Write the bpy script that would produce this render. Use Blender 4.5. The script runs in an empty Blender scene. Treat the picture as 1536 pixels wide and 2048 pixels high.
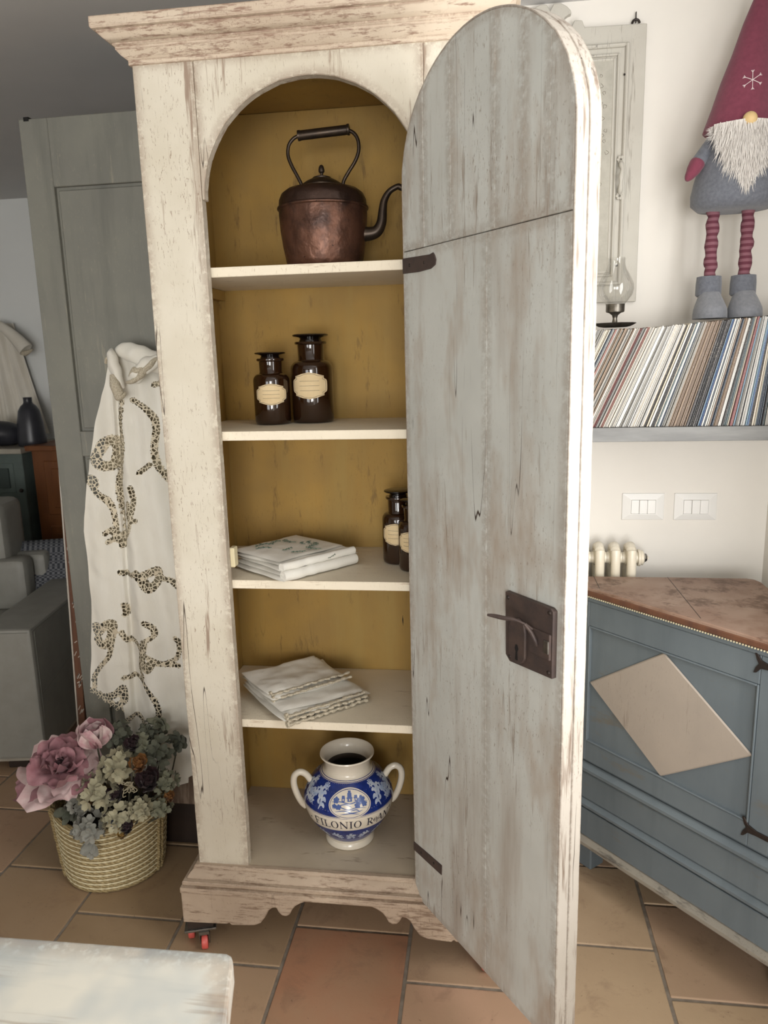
import bpy, bmesh, math, random
import numpy as np
from mathutils import Vector, Matrix, noise as mnoise
random.seed(7)
PI = math.pi
sc = bpy.context.scene
COL = sc.collection

# ------------------------------------------------------------------ camera
cam_d = bpy.data.cameras.new('camera')
cam = bpy.data.objects.new('camera', cam_d); COL.objects.link(cam)
def cam_axes(yaw, pitch, roll):
    f0 = Vector((-math.sin(yaw), math.cos(yaw), 0)); r0 = Vector((math.cos(yaw), math.sin(yaw), 0)); u0 = Vector((0, 0, 1))
    f = f0*math.cos(pitch)-u0*math.sin(pitch); u = u0*math.cos(pitch)+f0*math.sin(pitch)
    return r0*math.cos(roll)+u*math.sin(roll), u*math.cos(roll)-r0*math.sin(roll), f
_r, _u, _f = cam_axes(0.13752, 0.20369, -0.02617)
_m = Matrix(((_r.x, _u.x, -_f.x), (_r.y, _u.y, -_f.y), (_r.z, _u.z, -_f.z))).to_4x4()
_m.translation = Vector((0.7382, -1.6543, 1.5234))
cam.matrix_world = _m
cam_d.sensor_fit = 'VERTICAL'; cam_d.sensor_height = 36.0
cam_d.lens = 1506.43/2048*36.0
cam_d.clip_start = 0.02
cam_d.dof.use_dof = True; cam_d.dof.focus_distance = 1.75; cam_d.dof.aperture_fstop = 7.0
sc.camera = cam

# ------------------------------------------------------------------ world, window light, exposure
w = bpy.data.worlds.new('daylight'); sc.world = w; w.use_nodes = True
w.node_tree.nodes['Background'].inputs[0].default_value = (0.75, 0.87, 1.0, 1)
w.node_tree.nodes['Background'].inputs[1].default_value = 0.6
sc.view_settings.view_transform = 'Standard'; sc.view_settings.look = 'None'
sc.view_settings.exposure = 0.0; sc.view_settings.gamma = 1.0; sc.view_settings.use_curve_mapping = False
def area(name, loc, target, sx, sy, power, color):
    d = bpy.data.lights.new(name, 'AREA'); d.shape = 'RECTANGLE'; d.size = sx; d.size_y = sy
    d.energy = power; d.color = color
    o = bpy.data.objects.new(name, d); COL.objects.link(o); o.location = loc
    o.rotation_euler = (Vector(target)-Vector(loc)).to_track_quat('-Z', 'Y').to_euler()
    return o
# daylight entering by two windows in the wall behind the camera and one in the right wall
area('daylight_window_1', (-0.70, -4.12, 1.15), (-0.70, 0, 1.15), 1.2, 1.4, 26, (1.0, 0.99, 0.97))
area('daylight_window_2', (0.98, -4.12, 1.22), (0.98, 0, 1.22), 1.0, 1.5, 72, (1.0, 0.99, 0.975))
area('daylight_window_3', (1.51, -0.78, 1.50), (-1.0, -0.78, 1.50), 1.1, 1.3, 35, (1.0, 0.99, 0.98))

# ------------------------------------------------------------------ helpers
def L(c):
    if isinstance(c, str):
        c = tuple(int(c[i:i+2], 16) for i in (1, 3, 5))
    return tuple(((v/255)/12.92 if v/255 <= .04045 else ((v/255+.055)/1.055)**2.4) for v in c)+(1.0,)
OFF = {}
def thing(name, label, cat, loc=(0, 0, 0), rz=0.0, group=None, world=False):
    o = bpy.data.objects.new(name, None); COL.objects.link(o); o.empty_display_size = .05
    o.location = loc; o.rotation_euler = (0, 0, rz)
    o['label'] = label; o['category'] = cat
    if group: o['group'] = group
    OFF[o.name] = Vector(loc) if world else Vector((0, 0, 0))
    return o
def sub_empty(name, parent, loc=(0, 0, 0), rz=0.0):
    o = bpy.data.objects.new(name, None); COL.objects.link(o); o.parent = parent; o.empty_display_size = .05
    o.location = Vector(loc)-OFF[parent.name]; o.rotation_euler = (0, 0, rz); OFF[o.name] = Vector((0, 0, 0))
    return o
def tag(o, label, cat, group=None, kind=None):
    o['label'] = label
    if cat: o['category'] = cat
    if group: o['group'] = group
    if kind: o['kind'] = kind
    return o
def link(name, me, parent=None, loc=None):
    o = bpy.data.objects.new(name, me); COL.objects.link(o)
    if parent is not None:
        o.parent = parent; OFF[o.name] = OFF[parent.name]
    else:
        OFF[o.name] = Vector((0, 0, 0))
    if loc is not None: o.location = loc
    return o
class MB:
    def __init__(s): s.v = []; s.f = []
    def add(s, vs, fs):
        n = len(s.v); s.v.extend([tuple(v) for v in vs]); s.f.extend([tuple(i+n for i in f) for f in fs]); return s
    def box(s, x0, x1, y0, y1, z0, z1):
        return s.add([(x0,y0,z0),(x1,y0,z0),(x1,y1,z0),(x0,y1,z0),(x0,y0,z1),(x1,y0,z1),(x1,y1,z1),(x0,y1,z1)],
                     [(0,3,2,1),(4,5,6,7),(0,1,5,4),(1,2,6,5),(2,3,7,6),(3,0,4,7)])
    def obox(s, c, ax, ay, az):   # centre + three half-axis vectors
        c, ax, ay, az = map(Vector, (c, ax, ay, az))
        vs = [c+i*ax+j*ay+k*az for k in (-1, 1) for i, j in ((-1,-1),(1,-1),(1,1),(-1,1))]
        return s.add(vs, [(0,3,2,1),(4,5,6,7),(0,1,5,4),(1,2,6,5),(2,3,7,6),(3,0,4,7)])
    def prism(s, pts, fn0, fn1):  # pts outline; fn maps (a,b) to 3D for each cap
        n = len(pts)
        vs = [fn0(a, b) for a, b in pts]+[fn1(a, b) for a, b in pts]
        fs = [tuple(range(n)), tuple(range(2*n-1, n-1, -1))]+[(i, i+n, (i+1) % n+n, (i+1) % n) for i in range(n)]
        return s.add(vs, fs)
    def xz(s, pts, y0, y1): return s.prism(pts, lambda a, b: (a, y0, b), lambda a, b: (a, y1, b))
    def xy(s, pts, z0, z1): return s.prism(pts, lambda a, b: (a, b, z0), lambda a, b: (a, b, z1))
    def lathe(s, prof, seg=40, c=(0, 0, 0), axis='z', sx=1, sy=1):
        n = len(prof); vs = []
        for k in range(seg):
            a = 2*PI*k/seg
            for r, z in prof: vs.append((r*math.cos(a)*sx, r*math.sin(a)*sy, z))
        if axis == 'y': vs = [(x, z, y) for x, y, z in vs]
        if axis == 'x': vs = [(z, x, y) for x, y, z in vs]
        vs = [(x+c[0], y+c[1], z+c[2]) for x, y, z in vs]
        fs = []
        for k in range(seg):
            k2 = (k+1) % seg
            for i in range(n-1): fs.append((k*n+i, k2*n+i, k2*n+i+1, k*n+i+1))
        return s.add(vs, fs)
    def tube(s, pts, rad, seg=10, closed=False, flat=None, caps=True):
        pts = [Vector(p) for p in pts]; n = len(pts)
        if not hasattr(rad, '__len__'): rad = [rad]*n
        vs = []; up = None
        for i in range(n):
            if closed: t = pts[(i+1) % n]-pts[i-1]
            else: t = pts[min(i+1, n-1)]-pts[max(i-1, 0)]
            if t.length < 1e-9: t = Vector((0, 0, 1))
            t.normalize()
            if up is None:
                up = Vector((0, 0, 1)) if abs(t.z) < .9 else Vector((0, 1, 0))
            a = t.cross(up); a.normalize(); b = a.cross(t); up = b
            for k in range(seg):
                an = 2*PI*k/seg; ca, sa = math.cos(an), math.sin(an)
                if flat: ca *= flat
                vs.append(pts[i]+(a*ca+b*sa)*rad[i])
        fs = []
        m = n if closed else n-1
        for i in range(m):
            j = (i+1) % n
            for k in range(seg):
                k2 = (k+1) % seg; fs.append((i*seg+k, j*seg+k, j*seg+k2, i*seg+k2))
        if caps and not closed:
            fs.append(tuple(range(seg))); fs.append(tuple((n-1)*seg+k for k in range(seg-1, -1, -1)))
        return s.add(vs, fs)
    def grid(s, fn, nu, nv, closed_u=False):
        vs = [fn(i/(nu if closed_u else nu-1), j/(nv-1)) for j in range(nv) for i in range(nu)]
        fs = []
        for j in range(nv-1):
            for i in range(nu if closed_u else nu-1):
                i2 = (i+1) % nu; fs.append((j*nu+i, j*nu+i2, (j+1)*nu+i2, (j+1)*nu+i))
        return s.add(vs, fs)
    def ball(s, c, rx, ry=None, rz=None, seg=14, rings=9):
        ry = ry or rx; rz = rz or rx
        prof = [(math.sin(PI*i/rings), -math.cos(PI*i/rings)) for i in range(rings+1)]
        vs = []; n = len(prof); fs = []
        for k in range(seg):
            a = 2*PI*k/seg
            for r, z in prof: vs.append((c[0]+r*math.cos(a)*rx, c[1]+r*math.sin(a)*ry, c[2]+z*rz))
        for k in range(seg):
            k2 = (k+1) % seg
            for i in range(n-1): fs.append((k*n+i, k2*n+i, k2*n+i+1, k*n+i+1))
        return s.add(vs, fs)
    def build(s, name, mat, parent=None, smooth=False, ang=40, bev=0, seg=1, merge=False, label=None, loc=None):
        off = OFF[parent.name] if parent is not None else Vector((0, 0, 0))
        if loc is not None: off = Vector(loc)
        vs = [(v[0]-off.x, v[1]-off.y, v[2]-off.z) for v in s.v] if off.length else s.v
        me = bpy.data.meshes.new(name); me.from_pydata(vs, [], s.f)
        bm = bmesh.new(); bm.from_mesh(me)
        if merge: bmesh.ops.remove_doubles(bm, verts=bm.verts, dist=1e-6)
        bmesh.ops.recalc_face_normals(bm, faces=bm.faces)
        if bev:
            ed = [e for e in bm.edges if len(e.link_faces) == 2 and e.calc_face_angle(0) > .5]
            bmesh.ops.bevel(bm, geom=ed, offset=bev, segments=seg, profile=.6, affect='EDGES', clamp_overlap=True)
        bm.to_mesh(me); bm.free()
        if smooth:
            me.polygons.foreach_set('use_smooth', [True]*len(me.polygons)); me.set_sharp_from_angle(angle=math.radians(ang))
        if mat: me.materials.append(mat)
        o = link(name, me, parent, loc)
        if label: o['label'] = label
        return o
def curve(pts, n=24, closed=False):   # Catmull-Rom through points of any dimension
    P = [np.array(p, float) for p in pts]; out = []; m = len(P)
    rng = range(m if closed else m-1)
    per = max(2, n//max(1, len(rng)))
    for i in rng:
        p0 = P[(i-1) % m] if closed or i > 0 else P[0]; p1 = P[i]; p2 = P[(i+1) % m]
        p3 = P[(i+2) % m] if closed or i+2 < m else P[-1]
        for k in range(per):
            t = k/per
            out.append(.5*((2*p1)+(-p0+p2)*t+(2*p0-5*p1+4*p2-p3)*t*t+(-p0+3*p1-3*p2+p3)*t**3))
    if not closed: out.append(P[-1])
    return [tuple(o) for o in out]
def nz(x, y, z=0.0): return mnoise.noise(Vector((x, y, z)))

# ------------------------------------------------------------------ materials
def newmat(name):
    m = bpy.data.materials.new(name); m.use_nodes = True; nt = m.node_tree
    return m, nt, nt.nodes['Principled BSDF']
class G:
    def __init__(s, nt): s.nt = nt
    def n(s, t, **kw):
        nd = s.nt.nodes.new('ShaderNode'+t)
        for k, v in kw.items():
            if k.startswith('_'): setattr(nd, k[1:], v); continue
            key = int(k[1:]) if k[0] == 'i' and k[1:].isdigit() else k.replace('__', ' ')
            s.set(nd.inputs[key], v)
        return nd
    def set(s, sock, v):
        if hasattr(v, 'is_output'): s.nt.links.new(v, sock)
        elif hasattr(v, 'outputs'): s.nt.links.new(v.outputs[0], sock)
        else: sock.default_value = v
    def math(s, op, a, b=None, c=None, clamp=False):
        nd = s.nt.nodes.new('ShaderNodeMath'); nd.operation = op; nd.use_clamp = clamp
        s.set(nd.inputs[0], a)
        if b is not None: s.set(nd.inputs[1], b)
        if c is not None: s.set(nd.inputs[2], c)
        return nd.outputs[0]
    def mix(s, fac, a, b, blend='MIX'):
        nd = s.nt.nodes.new('ShaderNodeMix'); nd.data_type = 'RGBA'; nd.blend_type = blend
        s.set(nd.inputs[0], fac); s.set(nd.inputs[6], a); s.set(nd.inputs[7], b); return nd.outputs[2]
    def coords(s, scale=(1, 1, 1), kind='Object'):
        tc = s.n('TexCoord'); mp = s.n('Mapping'); s.nt.links.new(tc.outputs[kind], mp.inputs[0])
        mp.inputs['Scale'].default_value = scale; return mp.outputs[0]
    def noise(s, co, scale, detail=4, rough=.55, dist=0):
        nd = s.n('TexNoise', Vector=co, Scale=scale, Detail=detail, Roughness=rough, Distortion=dist); return nd.outputs[0]
    def ramp(s, fac, lo, hi, a=0.0, b=1.0):
        nd = s.nt.nodes.new('ShaderNodeMapRange'); nd.clamp = True
        s.set(nd.inputs[0], fac); nd.inputs[1].default_value = lo; nd.inputs[2].default_value = hi
        nd.inputs[3].default_value = a; nd.inputs[4].default_value = b; return nd.outputs[0]
    def bump(s, h, strength=.3, dist=.002):
        return s.n('Bump', Height=h, Strength=strength, Distance=dist).outputs[0]
def paint(name, base, base2, under, wear=.5, edge=1.0, grain=(1, 1, .08), gs=38, cracks=.5, rough=.62, streak=None, speck=.5, bump=.4, edger=.012, stain=None, sdir=(1, 1, .12)):
    """old brushed paint worn back to a darker undercoat: patches, grain streaks, rubbed edges, cracks along the grain"""
    m, nt, b = newmat(name); g = G(nt)
    co = g.coords(); cg = g.coords(grain)
    patch = g.ramp(g.noise(co, 5.5, 3, .6), .35, .65)
    col = g.mix(patch, L(base), L(base2))
    big = g.noise(co, 3.1, 2, .6)
    gr = g.noise(cg, gs, 4, .75)
    fine = g.noise(g.coords((1, 1, .30)), 230, 2, .8)
    thr = g.math('MULTIPLY_ADD', g.ramp(big, .3, .75), .16*wear+.02, .0)
    lines = g.ramp(g.math('ADD', gr, thr), .70-.12*wear, .80-.10*wear)
    specks = g.math('MULTIPLY', g.ramp(fine, .60, .70), g.math('MULTIPLY', g.ramp(g.math('ADD', big, g.math('MULTIPLY', gr, .4)), .58, .85), speck))
    mask = g.math('MAXIMUM', lines, specks)
    if edge > 0:
        bev = g.n('Bevel', Radius=edger); bev.samples = 3
        geo = g.n('NewGeometry')
        dt = nt.nodes.new('ShaderNodeVectorMath'); dt.operation = 'DOT_PRODUCT'
        nt.links.new(bev.outputs[0], dt.inputs[0]); nt.links.new(geo.outputs['Normal'], dt.inputs[1])
        ed = g.ramp(dt.outputs['Value'], .995, .86)
        em = g.math('MULTIPLY', ed, g.ramp(g.math('ADD', g.noise(co, 60, 3, .75), g.math('MULTIPLY', big, .35)), .52, .74))
        mask = g.math('MAXIMUM', mask, g.math('MULTIPLY', em, edge), clamp=True)
    col = g.mix(g.math('MULTIPLY', mask, .85), col, L(under))
    if streak:
        st = g.ramp(g.noise(g.coords(sdir), 9, 4, .68), .50, .72)
        col = g.mix(g.math('MULTIPLY', st, .7), col, L(streak))
    if stain:
        sn = g.ramp(g.noise(g.coords((1.6, 1.6, .55)), 4.2, 4, .72), .50, .68)
        col = g.mix(g.math('MULTIPLY', sn, .75), col, L(stain))
    if cracks > 0:
        cn = g.noise(g.coords((1, 1, .035)), 17, 2, .5)
        ck = g.ramp(g.math('ABSOLUTE', g.math('SUBTRACT', cn, .53)), .0025, .0008)
        ck = g.math('MULTIPLY', ck, g.ramp(g.noise(co, 4.3, 2), .5, .56))
        col = g.mix(g.math('MULTIPLY', ck, cracks, clamp=True), col, L('#3a2c22'))
    nt.links.new(col, b.inputs['Base Color'])
    b.inputs['Roughness'].default_value = rough
    b.inputs['Specular IOR Level'].default_value = .35
    h = g.math('SUBTRACT', g.math('MULTIPLY', gr, .5), mask)
    nt.links.new(g.bump(h, bump, .0012), b.inputs['Normal'])
    return m
def plain(name, col, rough=.5, metal=0.0, var=None, vs=20, bump=0.0, bs=120, spec=.5, stretch=(1, 1, 1), sheen=0.0):
    m, nt, b = newmat(name); g = G(nt)
    b.inputs['Roughness'].default_value = rough; b.inputs['Metallic'].default_value = metal
    b.inputs['Specular IOR Level'].default_value = spec
    if sheen: b.inputs['Sheen Weight'].default_value = sheen
    if var:
        nt.links.new(g.mix(g.ramp(g.noise(g.coords(stretch), vs, 5, .62), .36, .66), L(col), L(var)), b.inputs['Base Color'])
    else: b.inputs['Base Color'].default_value = L(col)
    if bump: nt.links.new(g.bump(g.noise(g.coords(stretch), bs, 4, .6), bump, .002), b.inputs['Normal'])
    return m
M = {}
M['stile'] = paint('cream_worn_paint', '#c9c0ad', '#d2cab9', '#8a7260', .55, 1.2, cracks=.9, edger=.035, speck=.9)
M['cornice'] = paint('rubbed_cornice_paint', '#c2b09b', '#cfbfaa', '#8a6d5c', .85, 1.2, grain=(.22, .8, 1.3), gs=95, cracks=.2, speck=1.0, edger=.006)
M['plinth'] = paint('rubbed_plinth_paint', '#b5a28d', '#a6937f', '#77614f', .85, 1.2, grain=(.18, .8, 1.3), gs=95, cracks=.3, speck=1.0, edger=.006)
M['door_face'] = paint('pale_grey_green_paint', '#bcbcb5', '#c6c6bf', '#82705f', .5, 1.1, cracks=1.0, streak='#9c8e80', speck=1.0, edger=.032, stain='#a2907e')
M['door_edge'] = paint('chalky_white_edge_paint', '#a79f93', '#b0a89d', '#6b594a', .75, 1.0, cracks=.9, speck=1.0, edger=.006)
M['ochre'] = paint('ochre_interior_paint', '#a98644', '#9b7c44', '#7d6238', .55, .0, grain=(1, 1, .25), gs=30, cracks=.2, streak='#a58a4e', speck=.6, bump=.2, rough=.7)
M['shelf'] = paint('shelf_worn_paint', '#e8dcc6', '#dfd4be', '#b09a82', .4, .7, grain=(.1, 1, 1), gs=60, cracks=.0, speck=.8, edger=.004, bump=.25)
M['floorboard'] = paint('dusty_base_board_paint', '#c4b59e', '#b5a691', '#86745f', .6, .6, grain=(.3, 1, 1), gs=18, cracks=.0, speck=.4, edger=.004, bump=.2)
M['white_wall'] = plain('white_plaster', '#f0ebe2', .85, var='#ece7de', vs=3, bump=.12, bs=30, spec=.2)
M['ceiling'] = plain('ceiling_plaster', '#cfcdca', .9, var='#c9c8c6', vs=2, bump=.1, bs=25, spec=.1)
M['far_wall'] = plain('far_white_plaster', '#e6e7e4', .9, var='#e2e3e0', vs=2, spec=.1)
M['grout'] = plain('cement_grout', '#8c8173', .95, var='#75695c', vs=40, bump=.4, bs=200)
M['iron'] = plain('rusty_iron', '#453a37', .62, .25, var='#53443d', vs=30, bump=.35, bs=140)
M['iron_dark'] = plain('blackened_iron', '#2c2725', .5, .5, var='#3d332e', vs=40, bump=.3, bs=160)
M['black'] = plain('black_void', '#0b0908', .8)
M['red_plastic'] = plain('red_plastic', '#c9574e', .4)
M['zinc'] = plain('zinc_plated_steel', '#8b8780', .35, .9, var='#6e6a63', vs=60)
M['white_plastic'] = plain('white_plastic', '#f3f1ec', .28, spec=.5)
M['white_enamel'] = plain('white_radiator_enamel', '#ece4d2', .3, var='#e6dcc6', vs=8)
M['panel_white'] = paint('old_white_panel_paint', '#c9c5ba', '#c2bdb2', '#7d7468', .35, .0, cracks=.5, speck=.2, edger=.004, bump=.2)
M['panel_dark'] = plain('scroll_and_gap_grey', '#8d867a', .8)  # grey-brown of the faded scrollwork and the switch gaps
M['shelf_grey'] = plain('grey_limed_wood', '#8f8f8d', .8, var='#7a7a79', vs=26, bump=.5, bs=90, stretch=(.15, 1, 1))
M['green_door'] = paint('grey_green_door_paint', '#85847a', '#7e7d75', '#a59f8c', .40, .0, cracks=.0, streak='#6b6b64', speck=.5, bump=.15, rough=.5)
M['brown_wood'] = plain('raw_brown_wood', '#6b4630', .6, var='#57382a', vs=30, bump=.3, stretch=(1, 1, .1))
M['scratch'] = plain('paint_drips', '#b9b1a5', .6)
M['tan_leather'] = plain('light_grey_leather', '#8f8d85', .48, var='#86847c', vs=12, bump=.12, bs=220)
M['seam'] = plain('leather_seam', '#77776f', .6)
M['dark_wood'] = plain('dark_walnut', '#2f2219', .5, var='#241a14', vs=20, stretch=(.2, 1, 1))
M['orange_wood'] = plain('orange_brown_cherry', '#7a4a25', .45, var='#6a3d1e', vs=16, stretch=(1, 1, .15))
M['far_green'] = plain('faded_green_paint', '#5d6862', .7, var='#525c57', vs=12)
M['vase_black'] = plain('dark_grey_vase', '#34343a', .35, var='#2b2b30', vs=8)
M['marble'] = plain('pale_stone_top', '#a9a294', .4, var='#9a9284', vs=18)
M['linen'] = plain('white_linen', '#e9e5da', .85, var='#e3ddcf', vs=7, bump=.6, bs=30, sheen=.2, stretch=(1.4, 1, .6))
M['linen_plain'] = plain('folded_white_cotton', '#e6e2d8', .85, var='#e0dbcf', vs=9, bump=.3, bs=330, sheen=.15)
M['thread_green'] = plain('green_embroidery_thread', '#6d8273', .8, var='#546a5c', vs=200)
M['lace_solid'] = plain('cream_crochet_lace', '#d3c9b4', .9, var='#a99c84', vs=300, bump=.9, bs=420)
M['curtain'] = plain('ivory_curtain', '#e2dccf', .9, var='#dad3c5', vs=6)
M['blue_side'] = paint('slate_blue_paint', '#666f74', '#6d767a', '#6f6b62', .5, .0, grain=(.3, .3, 1), gs=14, cracks=.0, speck=.4, edger=.006, bump=.15, streak='#5d666b')
M['cream_diamond'] = paint('taupe_diamond_paint', '#aca093', '#a59a8e', '#85796c', .35, .0, cracks=.1, speck=.5, bump=.15, edger=.005)
M['walnut_top'] = paint('bleached_walnut_top', '#8f7261', '#a28a79', '#5f4535', 1.05, .0, grain=(.35, .35, 1), gs=30, cracks=.0, streak='#7a5c4a', speck=.9, bump=.2, rough=.5)
M['skirt_worn'] = paint('rubbed_grey_skirt', '#8c867b', '#979083', '#55504a', .9, .0, grain=(.2, .2, 1), gs=40, cracks=.0, speck=.8)
M['table_paint'] = paint('whitewashed_table_paint', '#d2cdbf', '#a3aaab', '#85705c', .9, 1.9, grain=(.07, 1, 1), gs=22, cracks=.0, streak='#879092', speck=.3, edger=.055, bump=.25, sdir=(.12, 1, 1), stain='#c2b6a5')
M['felt_grey'] = plain('grey_felt', '#6d7078', .95, var='#5d6068', vs=120, bump=.5, bs=400, sheen=.3)
M['felt_shoe'] = plain('pale_grey_felt', '#83858a', .95, var='#75777d', vs=120, bump=.5, bs=400, sheen=.3)
M['felt_red'] = plain('burgundy_felt', '#7d3a4c', .95, var='#733345', vs=90, bump=.4, bs=400, sheen=.2)
M['fur'] = plain('white_fur', '#dcd7d0', .9, var='#cfc9c2', vs=40)
M['nose'] = plain('wooden_nose', '#dcc08c', .6, var='#d3b47e', vs=40)
M['snow'] = plain('white_thread', '#e3d3d3', .8)
M['pewter'] = plain('pewter', '#7d786f', .35, .85, var='#5c574f', vs=40)
M['dark_pot'] = plain('flower_foam', '#241f1a', .95)
def m_ocolor(name, rough, extra=None):
    m, nt, b = newmat(name); g = G(nt)
    oi = g.n('ObjectInfo'); b.inputs['Roughness'].default_value = rough
    return m, nt, b, g, oi
# terracotta: the tile's own tint comes from the object's colour
m, nt, b, g, oi = m_ocolor('terracotta_tile', .5)
co = g.coords()
rnd = g.n('VectorMath', _operation='ADD'); nt.links.new(co, rnd.inputs[0])
cmb = g.n('CombineXYZ', X=g.math('MULTIPLY', oi.outputs['Random'], 17.0), Y=g.math('MULTIPLY', oi.outputs['Random'], 9.0)); nt.links.new(cmb.outputs[0], rnd.inputs[1])
cv = rnd.outputs[0]
col = g.mix(g.ramp(g.noise(cv, 4, 4, .6), .38, .66), oi.outputs['Color'], g.mix(.5, oi.outputs['Color'], L('#a98f72')))
col = g.mix(g.math('MULTIPLY', g.ramp(g.noise(cv, 9, 5, .72, .6), .54, .72), .5), col, L('#7d6250'))
col = g.mix(g.math('MULTIPLY', g.ramp(g.noise(cv, 95, 2, .6), .70, .76), .6), col, L('#4e3b2d'))
nt.links.new(col, b.inputs['Base Color'])
nt.links.new(g.ramp(g.noise(cv, 6, 4), .3, .7, .38, .6), b.inputs['Roughness'])
nt.links.new(g.bump(g.math('ADD', g.noise(cv, 14, 4), g.math('MULTIPLY', g.noise(cv, 120, 3), .25)), .25, .003), b.inputs['Normal'])
M['tile'] = m
# record sleeves: spine tint from the object's colour, with broken print along the spine
m, nt, b, g, oi = m_ocolor('record_sleeve', .55)
co = g.coords((1, 1, 1))
mp = g.n('Mapping'); tc = g.n('TexCoord'); nt.links.new(tc.outputs['Object'], mp.inputs[0]); mp.inputs['Scale'].default_value = (2, .2, 60)
off = g.n('VectorMath', _operation='ADD'); nt.links.new(mp.outputs[0], off.inputs[0])
cmb = g.n('CombineXYZ', X=g.math('MULTIPLY', oi.outputs['Random'], 53.0), Z=g.math('MULTIPLY', oi.outputs['Random'], 91.0)); nt.links.new(cmb.outputs[0], off.inputs[1])
txt = g.ramp(g.noise(off.outputs[0], 1.6, 3, .7), .56, .62)
zone = g.ramp(g.noise(g.n('VectorMath', _operation='MULTIPLY', i0=off.outputs[0], i1=(1, 1, .06)).outputs[0], 1.0, 1), .5, .56)
bright = g.n('RGBToBW', Color=oi.outputs['Color']).outputs[0]
ink = g.mix(g.ramp(bright, .16, .22), L('#d8d2c4'), L('#4b4440'))
nt.links.new(g.mix(g.math('MULTIPLY', g.math('MULTIPLY', txt, zone), .75), oi.outputs['Color'], ink), b.inputs['Base Color'])
M['record'] = m
# copper with patina
m, nt, b = newmat('aged_copper'); g = G(nt); co = g.coords()
sp = g.n('SeparateXYZ', Vector=co)
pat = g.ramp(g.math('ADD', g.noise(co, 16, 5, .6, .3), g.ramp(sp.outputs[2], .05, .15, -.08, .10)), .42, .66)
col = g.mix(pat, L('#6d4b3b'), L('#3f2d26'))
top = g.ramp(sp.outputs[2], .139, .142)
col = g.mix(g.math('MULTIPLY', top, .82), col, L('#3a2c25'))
col = g.mix(g.math('MULTIPLY', g.ramp(g.noise(co, 75, 2), .72, .76), .9), col, L('#1d1512'))
nt.links.new(col, b.inputs['Base Color']); b.inputs['Metallic'].default_value = .6
nt.links.new(g.ramp(g.noise(co, 22, 4), .3, .7, .27, .5), b.inputs['Roughness'])
nt.links.new(g.bump(g.math('ADD', g.noise(co, 30, 3, .5), g.math('MULTIPLY', g.noise(co, 9, 2), 1.2)), .8, .005), b.inputs['Normal'])
M['copper'] = m
M['bronze'] = plain('dark_bronze', '#3a312a', .38, .7, var='#463a2f', vs=40, bump=.15, bs=90)
# brown apothecary glass
m, nt, b = newmat('amber_glass')
b.inputs['Base Color'].default_value = (.032, .0125, .005, 1); b.inputs['Roughness'].default_value = .04
b.inputs['Transmission Weight'].default_value = .35; b.inputs['IOR'].default_value = 1.5; b.inputs['Coat Weight'].default_value = .5; b.inputs['Coat Roughness'].default_value = .03
M['amber'] = m
M['amber_stopper'] = plain('dark_ground_glass_stopper', '#120a07', .10, spec=.6)
M['kraft'] = plain('kraft_paper_label', '#dcc59c', .8, var='#d4bb90', vs=30)
M['kraft_line'] = plain('label_ink', '#7d7467', .8)
# clear chimney glass
m, nt, b = newmat('clear_glass'); g = G(nt)
tr = g.n('BsdfTransparent'); tr.inputs[0].default_value = (.93, .93, .92, 1); gl = g.n('BsdfGlossy'); gl.inputs['Roughness'].default_value = .04
lw = g.n('LayerWeight', Blend=.32); mx = g.n('MixShader', i0=g.ramp(lw.outputs['Facing'], .0, 1, .06, .62)); nt.links.new(tr.outputs[0], mx.inputs[1]); nt.links.new(gl.outputs[0], mx.inputs[2])
nt.links.new(mx.outputs[0], nt.nodes['Material Output'].inputs[0]); M['glass'] = m
# open lace: cream threads round a net of see-through holes
m, nt, b = newmat('cutwork_lace'); g = G(nt); co = g.coords()
vo = g.n('TexVoronoi', Vector=co, Scale=92.0, _feature='DISTANCE_TO_EDGE', Randomness=.8)
thread = g.ramp(vo.outputs['Distance'], .125, .09)
dens = g.ramp(g.noise(co, 26, 2), .62, .66)
thread = g.math('MAXIMUM', thread, dens, clamp=True)
nt.links.new(g.mix(dens, L('#d9cdb4'), L('#c9bca3')), b.inputs['Base Color']); b.inputs['Roughness'].default_value = .9
nt.links.new(g.bump(vo.outputs['Distance'], .4, .002), b.inputs['Normal'])
tr = g.n('BsdfTransparent'); mx = g.n('MixShader', i0=thread); nt.links.new(tr.outputs[0], mx.inputs[1]); nt.links.new(b.outputs[0], mx.inputs[2])
nt.links.new(mx.outputs[0], nt.nodes['Material Output'].inputs[0]); M['lace'] = m
# maiolica
M['glaze'] = plain('ivory_tin_glaze', '#d9d0c0', .16, var='#d2c8b6', vs=10)
M['blue'] = plain('cobalt_glaze', '#20357c', .18, var='#182761', vs=60)
M['blue_light'] = plain('pale_blue_glaze', '#c2c8d0', .18, var='#98a8c6', vs=60)
M['ink'] = plain('manganese_lettering', '#2b2c3c', .25)
M['jar_dark'] = plain('jar_inside_unglazed', '#4a4138', .8)
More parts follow.
